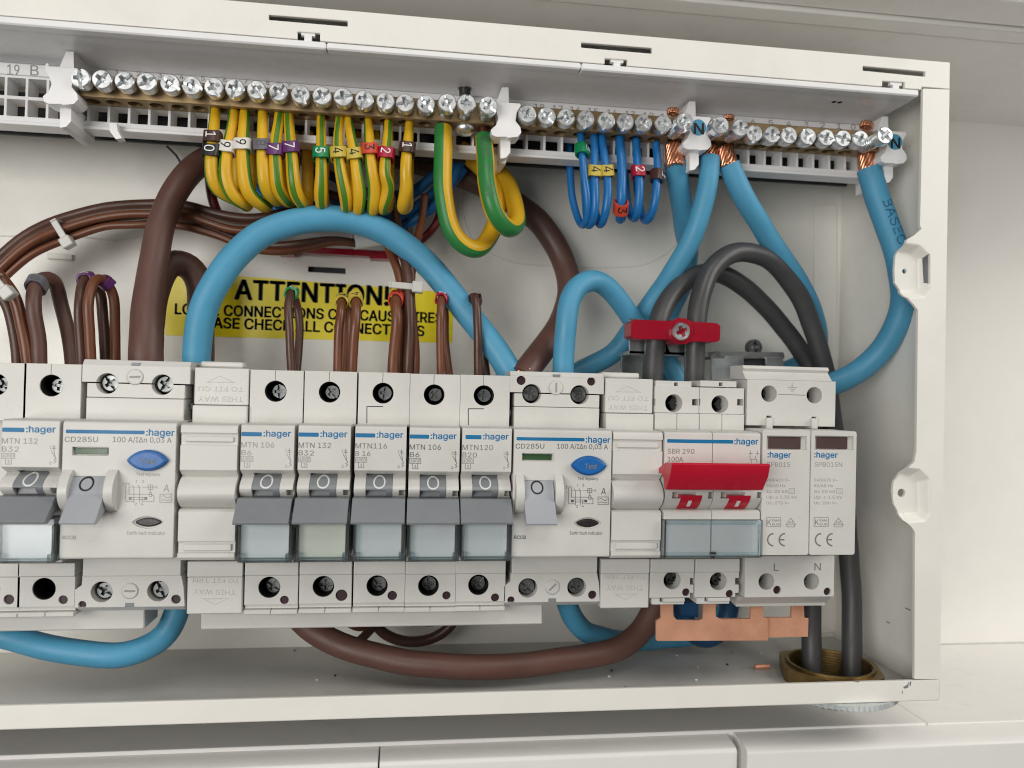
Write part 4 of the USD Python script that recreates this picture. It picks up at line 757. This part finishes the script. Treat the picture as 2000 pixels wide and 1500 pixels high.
def filler(ref, label, group='white ribbed filler blanks'):
    OFF[:] = 0; d = at(*ref, NOSE) - at(1198, 841, NOSE); d[1] = 0; OFF[:] = d * [1, 1, .4]
    t = Thing('filler_blank', label, 'filler blank', group)
    x0, x1 = xs(1180, 1276, SHO); zf = lambda py, Y: z_(py, Y, 1230)
    t.part('body', bx(x0 + .5, x1 - .5, SHO + 6, REAR, zf(1180, SHO), zf(745, SHO)), 'filler_white')
    t.part('upper_plate', bx(x0, x1 - .4, SHO, SHO + 7, zf(807, SHO), zf(739.5, SHO), .25), 'filler_white')
    t.part('upper_band', bx(x0, x1 - .4, SHO - 1.6, SHO + 7, zf(842, SHO), zf(808, SHO), .25), 'filler_white')
    t.part('moulded_lettering', join(txt('THIS WAY', (1265, 792), (1189, 791), 9.5, SHO, proud=.09), txt('TO FIT CU', (1266, 774), (1189, 773), 8.5, SHO, proud=.09), stroke([(1203, 765), (1225, 754), (1250, 765.5), (1203, 765)], 1.0, SHO, .07)), 'filler_white')
    n0, n1 = xs(1197.5, 1295.5, NOSE, gap=.14); Zs = lambda py: zf(py, NOSE); arc_ = [(NOSE + 3 - 5.2 * math.sin(u * math.pi) ** .8, Zs(938) + (Zs(997) - Zs(938)) * u) for u in np.linspace(0, 1, 13)]
    prof = [(SHO + 6, Zs(842)), (NOSE + 1.6, Zs(842)), (NOSE + .4, Zs(845)), (NOSE, Zs(850)), (NOSE, Zs(858.5)), (NOSE + .9, Zs(858.6)), (NOSE + .9, Zs(880.5)), (NOSE, Zs(880.6)), (NOSE, Zs(926)), (NOSE + 2.4, Zs(936))] + arc_ + [(NOSE + 1, Zs(998)), (NOSE, Zs(1002)), (NOSE, Zs(1055.5)), (NOSE + .9, Zs(1055.6)), (NOSE + .9, Zs(1077)), (NOSE, Zs(1077.1)), (NOSE, Zs(1085)), (NOSE + .8, Zs(1090.5)), (SHO + 6, Zs(1090.5))]
    t.part('front_cover', prism(prof[::-1], n0, n1), 'filler_white')
    for ya, yb, xa, xb in ((864.5, 875.5, 1206, 1287), (1061, 1073, 1203, 1284)): t.part('ridge', pbox(xa, ya, xb, yb, NOSE + .1, 1, .2), 'filler_white')
    t.part('lower_band', bx(x0 - .3, x1 - .5, SHO - 1, SHO + 7, zf(1119, SHO), zf(1090.8, SHO), .15), 'filler_white')
    t.part('lower_plate', bx(x0 - .3, x1 - .5, SHO - .6, SHO + 7, zf(1187, SHO), zf(1119.6, SHO), .3), 'filler_white')
    t.part('moulded_lettering', join(txt('THIS WAY', (1256, 1144), (1184, 1143), 9, SHO - .6, proud=.06), txt('TO FIT TRN', (1262, 1124), (1183, 1123), 7.5, SHO - .6, proud=.06), stroke([(1201, 1160), (1221, 1171), (1243, 1160), (1201, 1160)], 1.0, SHO - .6, .05)), 'filler_white')
    P = at(1178, 733, SHO + 8); P2 = at(1246, 735, SHO + 8); t.part('rear_rod', bx(P[0] - 1, P2[0], SHO + 6, SHO + 11, z_(739, SHO + 8, 1210), z_(728, SHO + 8, 1210), .5), 'filler_white')
    t.done(); OFF[:] = 0
filler((353, 827), 'white ribbed filler blank in front of the left end of the blue arch')
filler((1198, 841), 'white ribbed filler blank left of the red main switch')

# ---- main switch
t = Thing('main_switch', 'double main switch with a wide red handle', 'main switch')
x0, x1 = xs(1277, 1452, SHO); zm = lambda py, Y=SHO: z_(py, Y, 1390)
t.part('body', bx(x0 + .6, x1 - .6, SHO + 11, REAR, zm(1165), zm(748), .2), 'module_white')
for (h0, h1, cx, cy, mx, my) in ((1277, 1364, 1316, 787.5, 1340, 1157), (1364.6, 1452, 1406, 789.5, 1425, 1160)):
    a0, a1 = xs(h0, h1, SHO, gap=.05)
    up = sbox(a0, zm(808), a1, zm(757)).difference(pc(cx, cy, 18, SHO, 12)).difference(rp(h0 - 2, 779, h0 + 3, 792, SHO)).difference(rp(h1 - 12, 779.5, h1 - .5, 792, SHO))
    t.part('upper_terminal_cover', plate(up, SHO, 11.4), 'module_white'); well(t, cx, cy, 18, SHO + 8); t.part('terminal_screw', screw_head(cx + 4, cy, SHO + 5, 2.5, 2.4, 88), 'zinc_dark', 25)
    hook = rp(h0 + 5, 743, h1 - 12, 756.5, SHO).difference(rp((h0 + h1) / 2 - 2, 747, (h0 + h1) / 2 + 5, 754, SHO))
    t.part('top_tab', plate(hook, SHO + .8, 10), 'module_white')
    t.part('upper_band', join(bx(a0, (a0 + a1) / 2 - .08, SHO - .6, SHO + 11, zm(840), zm(808.6), .15), bx((a0 + a1) / 2 + .08, a1, SHO - .6, SHO + 11, zm(840), zm(808.6), .15)), 'module_white')
    lo = sbox(a0 - .4, zm(1166.5), a1 - .6, zm(1117.5)).difference(pc(cx - 3, cy + 346, 18, SHO, 12)).difference(pc(mx, my, 8, SHO)).difference(rp(h1 - 16, 1129, h1 + 4, 1142, SHO)).difference(rp(h1 - 16, 1158, h1 + 4, 1170, SHO))
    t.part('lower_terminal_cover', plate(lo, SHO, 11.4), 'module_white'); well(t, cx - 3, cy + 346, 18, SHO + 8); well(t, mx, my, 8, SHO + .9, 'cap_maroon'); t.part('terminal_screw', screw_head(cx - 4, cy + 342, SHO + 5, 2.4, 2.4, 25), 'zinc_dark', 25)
    t.part('lower_band', bx(a0 - .4, a1 - .6, SHO - .6, SHO + 11.4, zm(1117), zm(1091), .15), 'module_white')
    f0, f1 = xs(h0 + 8, h1 - 20, SHO)
    t.part('lower_foot', join(bx(f0, f1, SHO + .3, SHO + 11, zm(1180), zm(1175), .1), bx(f0 + 3, f1, SHO - .3, SHO + 11, zm(1174.6), zm(1167.5), .1), bx(f0 - 1, f0 + 2, SHO + .4, SHO + 11, zm(1180), zm(1167.5), .1)), 'module_white')
ZN = lambda py, Y=NOSE: z_(py, Y, 1390)
arc_ = [(NOSE + 3 - 5.0 * math.sin(u * math.pi) ** .8, ZN(925) + (ZN(996) - ZN(925)) * u) for u in np.linspace(0, 1, 13)]
prof = [(SHO + 11, ZN(843)), (NOSE + 1.5, ZN(843)), (NOSE + .3, ZN(846)), (NOSE, ZN(850)), (NOSE, ZN(915)), (NOSE + 2, ZN(923))] + arc_ + [(NOSE + .4, ZN(997)), (NOSE - .6, ZN(1001)), (NOSE - .6, ZN(1014)), (NOSE + 3, ZN(1015)), (NOSE + 3, ZN(1088)), (SHO + 11, ZN(1088))]
for h0, h1 in ((1298, 1391.8), (1392.4, 1486)):
    a0, a1 = xs(h0, h1, NOSE, gap=.06); m = prism(prof[::-1], a0, a1); m = carve(m, h0 + 14, 960.5, h0 + 60, 973.5, NOSE - 1, 2.2); m = carve(m, h1 - 10, 960.5, h1 + 5, 973.5, NOSE - 1, 2.2)
    t.part('front_cover', m, 'module_white')
    fz = np.linspace(.58, .99, 7); fl = [(NOSE + 3 - 5.0 * math.sin(u * math.pi) ** .8 - .35, ZN(925) + (ZN(996) - ZN(925)) * u) for u in fz]
    g = prism([(NOSE + 3, fl[0][1])] + fl + [(NOSE + 3, fl[-1][1])], at(h0 + 28, 980, NOSE)[0], at(h0 + 68, 980, NOSE)[0]); trimesh.repair.fix_normals(g); v = g.vertices
    v[:, 0] += (v[:, 2] - ZN(984)) * .03; g.vertices = v; kf = t.part('red_flag', g, 'handle_red')
    g = bx(at(h0 + 44, 980, NOSE)[0], at(h0 + 50.5, 980, NOSE)[0], 0, 1, ZN(990), ZN(977)).subdivide_to_size(.7); v = g.vertices; v[:, 1] = np.interp(v[:, 2], [q[1] for q in fl][::-1], [q[0] for q in fl][::-1]) + np.where(v[:, 1] > .5, .1, -.24); g.vertices = v; t.part('on_mark', g, 'ink_white', sub=kf)
    t.part('label_card', bx(a0 + .2, a1 - .1, NOSE - .2, NOSE + 2.9, ZN(1084), ZN(1017)), 'card_white')
Yh = NOSE - 13; hz = lambda py, Y: z_(py, Y, 1400)
h0, h1 = at(1312, 915, Yh)[0], at(1504, 915, Yh)[0]
hp = [(Yh + .6, hz(905, Yh)), (Yh, hz(908, Yh)), (Yh + 1.2, hz(930, Yh + 1)), (Yh + 5, hz(956, Yh + 5)), (Yh + 6, hz(958, Yh + 5)), (Yh + 7, hz(955, Yh + 5)), (Yh + 8, hz(935, Yh + 6)), (Yh + 11, hz(925, Yh + 8)), (Yh + 14, hz(928, Yh + 10)), (Yh + 14, hz(920, Yh + 8)), (Yh + 6, hz(905.5, Yh + 4))]
m = prism(hp, h0, h1); trimesh.repair.fix_normals(m); kh = t.part('handle', m, 'handle_red')
for a in (h0 + 9, h1 - 26): t.part('lever_arm', bx(a, a + 9, Yh + 6, NOSE + 3, hz(945, NOSE), hz(930, NOSE)), 'module_white', sub=kh)
Yc = NOSE - 2.4; c0, c1 = at(1296, 1050, Yc)[0], at(1490, 1050, Yc)[0]; ct, cb = z_(1016.5, Yc, 1390), z_(1090, Yc, 1390); e = .9
kc = t.part('label_window', bx(c0 + e, c1 - e, Yc, Yc + .8, cb + 1.8, ct), 'clear_blue')
t.part('window_edge', join(bx(c0, c0 + e - .02, Yc, NOSE + 2.8, cb, ct, .2), bx(c1 - e + .02, c1, Yc, NOSE + 2.8, cb, ct, .2), bx(c0 + e, c1 - e, Yc, NOSE + 2.8, cb, cb + .7), bx(c0 + e, c1 - e, Yc + .1, Yc + 1, cb + .8, cb + 1.75), bx(c0 + e, c1 - e, Yc + .9, Yc + 1.6, ct - 1.6, ct)), 'clear_edge', sub=kc)
xm = (c0 + c1) / 2; t.part('window_clip', join(bx(xm - 1, xm + 1, Yc - .06, Yc + 1, cb + 1.3, cb + 1.9), bx(xm - .6, xm + .6, Yc - .06, Yc + 1, cb, cb + .6)), 'slot_dark', sub=kc)
t.part('logo_bar', plate(rp(1303, 857.5, 1432, 866.5, NOSE).buffer(-.3).buffer(.3), NOSE - .05, .08), 'ink_blue')
t.part('logo_lettering', txt(':hager', (1434, 867.5), (1481, 868), 12, NOSE, True), 'ink_blue')
t.part('printed_lettering', join(txt('SBR 290', (1304, 886), (1356, 886.5), 10, NOSE), txt('100A', (1304, 901.5), (1334, 902), 10, NOSE), stroke([(1466, 880), (1466, 889)], 1, NOSE), stroke([(1479, 880), (1479, 889)], 1, NOSE), stroke([(1462, 886), (1470, 886)], 1, NOSE), stroke([(1475, 886), (1483, 886)], 1, NOSE),
    stroke([(1464, 890), (1468, 904)], 1, NOSE), stroke([(1475, 890), (1479, 904)], 1, NOSE), stroke([(1466, 897), (1476, 897)], 1, NOSE)), 'ink_grey')
t.done()

# ---- surge protector
t = Thing('surge_protector', 'surge protector with two plug-in cartridges at the right end of the row', 'surge protector')
zs = lambda py, Y=SHO: z_(py, Y, 1545); x0, x1 = xs(1457, 1631, SHO)
t.part('body', bx(x0 + 1, x1 - .5, SHO + 12, REAR, zs(1176), zs(740), .3), 'module_white')
up = sbox(x0, zs(832), x1, zs(743))
for q in ((1502, 769, 17), (1590.5, 772, 17)): up = up.difference(pc(*q, SHO, 12))
for q in ((1497, 812, 1506.5, 840), (1585.5, 814, 1594, 840)): up = up.difference(rp(*q, SHO))
t.part('upper_terminal_cover', plate(up, SHO, 13), 'module_white')
t.part('top_cap', prism([(SHO + .05, zs(743) + .05), (SHO + 3.2, zs(727, SHO + 3)), (SHO + 2.2, zs(722, SHO + 2)), (SHO + 3, zs(716, SHO + 3)), (SHO + 14, zs(716, SHO + 3)), (SHO + 14, zs(743) + .05)][::-1], x0 - .6, x1 - 1.4), 'module_white'); trimesh.repair.fix_normals(t.ps[-1][1])
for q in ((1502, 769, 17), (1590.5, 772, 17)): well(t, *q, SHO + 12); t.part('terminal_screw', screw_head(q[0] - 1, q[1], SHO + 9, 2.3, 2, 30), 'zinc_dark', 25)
t.part('printed_marks', join(stroke([(1520, 770), (1573, 772)], 1.4, SHO), stroke([(1547, 748), (1547, 756)], 1.2, SHO), stroke([(1538.5, 756), (1556.5, 756.5)], 1.2, SHO), stroke([(1542, 760), (1553, 760.5)], 1.1, SHO), stroke([(1545, 764), (1550, 764)], 1.1, SHO), txt('L', (1511, 1115), (1521, 1115), 15, SHO), txt('N', (1590.5, 1114), (1603, 1114), 15, SHO)), 'ink_grey')
for q in ((1497.5, 816, 1509.5, 838), (1586, 817, 1597.5, 838)): t.part('clip', pbox(*q, SHO - 1.5, 6, .2), 'module_white')
lo = sbox(at(1455, 1130, SHO)[0], zs(1166), at(1629, 1130, SHO)[0], zs(1086))
for q in ((1497, 1136, 17), (1585, 1136, 17), (1518, 1152.5, 8.5), (1616, 1155.5, 8)): lo = lo.difference(pc(*q, SHO, 12))
t.part('lower_terminal_cover', plate(lo, SHO, 13), 'module_white')
for q in ((1497, 1136, 17), (1585, 1136, 17)): well(t, *q, SHO + 12); t.part('terminal_screw', screw_head(q[0] - 4, q[1] - 3, SHO + 9, 2.3, 2, 30), 'zinc_dark', 25)
for q in ((1518, 1152.5, 8.5), (1616, 1155.5, 8)): well(t, *q, SHO + .9, 'cap_maroon')
t.part('bottom_cap', prism([(SHO + .05, zs(1166) - .05), (SHO + 14, zs(1166) - .05), (SHO + 14, zs(1183)), (SHO + 4.4, zs(1184, SHO + 4)), (SHO + 4.2, zs(1178, SHO + 4))][::-1], at(1448, 1170, SHO)[0], at(1624, 1170, SHO)[0]), 'module_white'); trimesh.repair.fix_normals(t.ps[-1][1])
Zc = lambda py: z_(py, NOSE, 1580)
for (c0, c1, wx0, wx1, lx, model, lines, tx) in ((1489.5, 1583.2, 1503, 1565.5, 1499, 'SPB015', ('240/415 V~', '50/60 Hz', 'In: 20 kA', 'Up: \u2264 1.35 kV', 'Uc: 275 V~'), 1497), (1584.6, 1673.5, 1597, 1657, 1590, 'SPB015N', ('240/415 V~', '50/60 Hz', 'In: 20 kA', 'Up: \u2264 1.5 kV', 'Uc: 260 V~'), 1590)):
    a0, a1 = xs(c0, c1, NOSE, gap=.05); sh = sbox(a0, Zc(1084), a1, Zc(841)).buffer(-.9).buffer(.9)
    m = loft(sh, NOSE, 15, .9, .9); m = plate(sh.buffer(0), NOSE, 15); m = cut(m, bx(*R4(wx0 - 5, 851, wx1 + 9.5, 879, NOSE)[0:3:2], NOSE - 2, NOSE + 1.1, *R4(wx0 - 5, 851, wx1, 879, NOSE)[1:4:2]))
    k = t.part('cartridge', m, 'module_white')
    t.part('status_window', plate(rp(wx0, 853, wx1, 877.5, NOSE), NOSE + .7, .3), 'window_maroon', sub=k)
    t.part('logo_lettering', txt(':hager', (lx, 893), (lx + 46, 894), 11.5, NOSE, True), 'ink_blue', sub=k)
    ls = [txt(model, (tx + 1, 911.5), (tx + (46 if len(model) < 7 else 55), 912), 9.5, NOSE)]
    for i, s in enumerate(lines): ls.append(txt(s, (tx, 940 + i * 11.2), (tx + 4.6 * len(s), 940.3 + i * 11.2), 6, NOSE))
    ls += [stroke([(tx + 44, 954), (tx + 55, 954), (tx + 55, 964), (tx + 44, 964), (tx + 44, 954)], 1, NOSE), stroke([(tx + 46, 957), (tx + 53, 957)], .8, NOSE), stroke([(tx + 46, 961), (tx + 53, 961)], .8, NOSE)]
    t.part('printed_lettering', join(ls), 'ink_pale', sub=k)
    s2 = [stroke([(tx, 1011), (tx + 28, 1011), (tx + 28, 1028), (tx, 1028), (tx, 1011)], 1, NOSE), txt('K', (tx + 2, 1025), (tx + 9, 1025), 11, NOSE), txt('EMA', (tx + 11, 1018.5), (tx + 26, 1018.5), 4.5, NOSE), txt('EUR', (tx + 11, 1026), (tx + 26, 1026), 4.5, NOSE), stroke([(tx + 38, 1025), (tx + 47.5, 1011.5), (tx + 57, 1025), (tx + 38, 1025)], 1, NOSE), stroke([(tx + 40, 1025), (tx + 40, 1029), (tx + 55, 1029), (tx + 55, 1025)], 1, NOSE), txt('OVE', (tx + 43, 1022.5), (tx + 52, 1022.5), 4, NOSE)]
    for i, cx in enumerate((tx + 13.5, tx + 36)):
        P = at(cx, 1054, NOSE); ro, ri = mmr(14, NOSE), mmr(10.8, NOSE)
        ce = Point(P[0], P[2]).buffer(ro, quad_segs=16).difference(Point(P[0], P[2]).buffer(ri, quad_segs=16)).intersection(sbox(P[0] - 9, P[2] - 9, P[0] + .0, P[2] + 9))
        s2.append(plate(ce, NOSE - .04, .07))
    s2.append(stroke([(tx + 24, 1054), (tx + 35, 1054)], 3.2, NOSE)); t.part('printed_marks', join(s2), 'ink_grey', sub=k)
t.done()

# ================================================================ the rest inside the box
one('rail', bx(-60, at(1640, 900, -8)[0], -7.5, -6, z_(960, -7) - 17, z_(960, -7) + 17), 'galvanised', 'galvanised rail that the switchgear row is clipped on', 'mounting rail')
for x0, x1, y0, y1, lab in ((-60, 283, 1195, 1222, 'white busbar cover strip under the left wide switch'), (392, 1060, 1189, 1216, 'long white busbar cover strip under the circuit breakers')):
    a = at((x0 + x1) / 2, (y0 + y1) / 2, -55)[2]; X0, X1 = at(x0, y1, -55)[0], at(x1, y0, -55)[0]
    one('busbar_cover', cut(bx(X0, X1, -55, -41, a - 4.0, a + 3.6, .4), bx(X0 + 3, X1 - 1.2, -53.8, -40, a - 2.8, a + 5)), 'filler_white', lab, 'cover strip')
t = Thing('copper_comb', 'bright copper busbar comb under the main switch', 'busbar comb'); Q = -56
t.part('front_comb', plate(pp([(1282, 1213), (1291, 1207), (1291, 1176), (1315, 1176), (1315, 1203), (1322, 1211), (1365, 1212), (1373, 1209), (1375, 1176), (1398, 1176), (1398, 1204), (1408, 1210), (1466, 1209), (1467, 1176), (1491, 1176), (1491, 1206), (1500, 1208), (1500, 1251), (1284, 1252), (1281, 1249)], Q), Q, 1.2), 'copper_plate')
t.part('rear_comb', plate(pp([(1372, 1230), (1374, 1180), (1396, 1180), (1396, 1208), (1470, 1208), (1470, 1180), (1490, 1180), (1490, 1206), (1545, 1206), (1546, 1176), (1569, 1176), (1570, 1206), (1578, 1208), (1577, 1243), (1372, 1246)], Q + 2), Q + 1.6, 1.2), 'copper_plate')
t.part('insulator', plate(pp([(1330, 1176), (1364, 1176), (1364, 1205), (1330, 1205)], Q + 5), Q + 5, 3), 'insulator_blue')
t.done()
t = Thing('cable_clamp', 'glossy red cable clamp bar with a central screw across two grey cables', 'cable clamp'); Q = -50
w = pp([(1232, 631), (1238, 624), (1290, 626), (1312, 627), (1324, 621), (1340, 622), (1352, 628), (1400, 631), (1407, 636), (1406, 664), (1400, 668), (1350, 667), (1340, 672), (1320, 671), (1308, 663), (1240, 662), (1231, 656)], Q)
t.part('bar', plate(w.buffer(-.4).buffer(.4), Q, 9), 'clamp_red')
kr = t.part('boss', cyl([at(1332, 647, Q)[0], Q + .5, at(1332, 647, Q)[2]], [at(1332, 647, Q)[0], Q - .9, at(1332, 647, Q)[2]], mmr(22, Q), 28), 'clamp_red')
t.part('screw', screw_head(1332, 647, Q - 2.6, mmr(18, Q), 2.2, 25, slot=False), 'zinc', 25); t.done()
def bracket(name, label, plates):
    t = Thing('metal_bracket', label, 'bracket')
    for n, pts, Y, d, lk in plates: t.part(n, plate(pp(pts, Y).buffer(-.3).buffer(.3), Y, d), lk)
    return t
t = bracket('b', 'galvanised bracket under the red clamp, behind the grey cables', [('foot_plate', [(1214, 688), (1372, 694), (1372, 770), (1214, 770)], -22, 1.6, 'galvanised'), ('clamp_plate', [(1229, 622), (1254, 623), (1262, 664), (1300, 668), (1310, 692), (1230, 690)], -37, 1.5, 'galvanised'), ('clamp_plate', [(1300, 668), (1366, 668), (1366, 694), (1300, 692)], -37, 1.5, 'galvanised')])
a, b2 = at(1218, 690, -30), at(1370, 694, -30); t.part('shelf', bx(a[0], b2[0], -37, -21, a[2] - .8, a[2] + .6), 'galvanised'); t.done()
t = bracket('b', 'galvanised bracket with a square slot behind the surge protector', [('top_plate', [(1388, 696), (1400, 686), (1530, 688), (1532, 694), (1532, 700), (1388, 700)], -24, 14, 'zinc_dull'), ('front_plate', [(1390, 700), (1418, 700), (1418, 695), (1453, 696), (1453, 716), (1496, 717), (1496, 697), (1530, 698), (1530, 760), (1390, 760)], -25, 1.6, 'galvanised'), ('slot_plate', [(1452, 698), (1497, 698), (1497, 720), (1452, 720)], -22, 1, 'slot_dark')])
P = at(1475, 678, -12); t.part('screw', screw_head(1475, 678, -14, 3.4, 3, 10), 'zinc_dull', 25); t.done()
# gland in the floor
gx = at(1619, 1330, -40)[0]; gy_ = -40.5; ZF = ZB + 1.4
hexa = Polygon([(gx + 21 * math.cos(k * math.pi / 3 + .1745), gy_ + 21 * math.sin(k * math.pi / 3 + .1745)) for k in range(6)])
t = Thing('brass_gland', 'brass hexagon gland nut on the box floor round the grey cables', 'cable gland')
t.part('locknut', flat(hexa.buffer(-5).buffer(5).difference(Point(gx, gy_).buffer(16.8, quad_segs=16)), ZF + .02, 5.2), 'brass_nut')
thr = [flat(Point(gx, gy_).buffer(16.7, quad_segs=16).difference(Point(gx, gy_).buffer(15.6 if k % 2 else 15.2, quad_segs=16)), ZF - 6 + k * .55, .55) for k in range(22)]
t.part('thread', join(thr), 'brass_nut'); t.part('added_dark_disc', flat(Point(gx, gy_).buffer(16.6), ZF - 6.6, .5), 'slot_dark')  # black disc added to darken the inside of the gland hole
teeth = Polygon([(gx + (25 if k % 2 else 24.3) * math.cos(k * math.pi / 72), gy_ + 0 + (25 if k % 2 else 24.3) * math.sin(k * math.pi / 72)) for k in range(144)])
zg = at(1665, 1392, gy_ - 25)[2]
t.part('knurled_ring', flat(teeth.difference(Point(gx, gy_).buffer(17.6)), zg, -100.1 - zg), 'zinc_matte'); t.done()
one('copper_offcut', cyl(at(1474, 1311, -30) * [1, 1, 0] + [0, 0, ZF + 1.1], at(1502, 1309, -30) * [1, 1, 0] + [0, 0, ZF + 1.1], 1.0, 12), 'copper_plate', 'short copper wire offcut lying on the box floor by the gland', 'wire offcut')
rng = np.random.default_rng(4); cr = []
for px, Y in [(620, -30), (655, -26), (1322, -12), (1395, -30), (1430, -10), (1470, -14), (1487, -12), (1195, -28), (1190, -34), (700, -45), (575, 4), (1305, -34), (1360, -40)] + [(rng.uniform(100, 1500), rng.uniform(-55, 5)) for _ in range(10)]:
    P = at(px, 1300, Y); s = rng.uniform(.25, .7); m = trimesh.creation.icosphere(1, s); m.vertices = m.vertices * rng.uniform(.5, 1.2, 3) + [P[0], Y, ZF + s * .4]; cr.append(m)
one('floor_crumbs', join(cr[::2]), 'card_white', 'pale crumbs of debris scattered on the box floor', 'crumbs', kind='stuff')
one('dark_floor_crumbs', join(cr[1::3]), 'slot_dark', 'dark specks of debris scattered on the box floor', 'crumbs', kind='stuff')
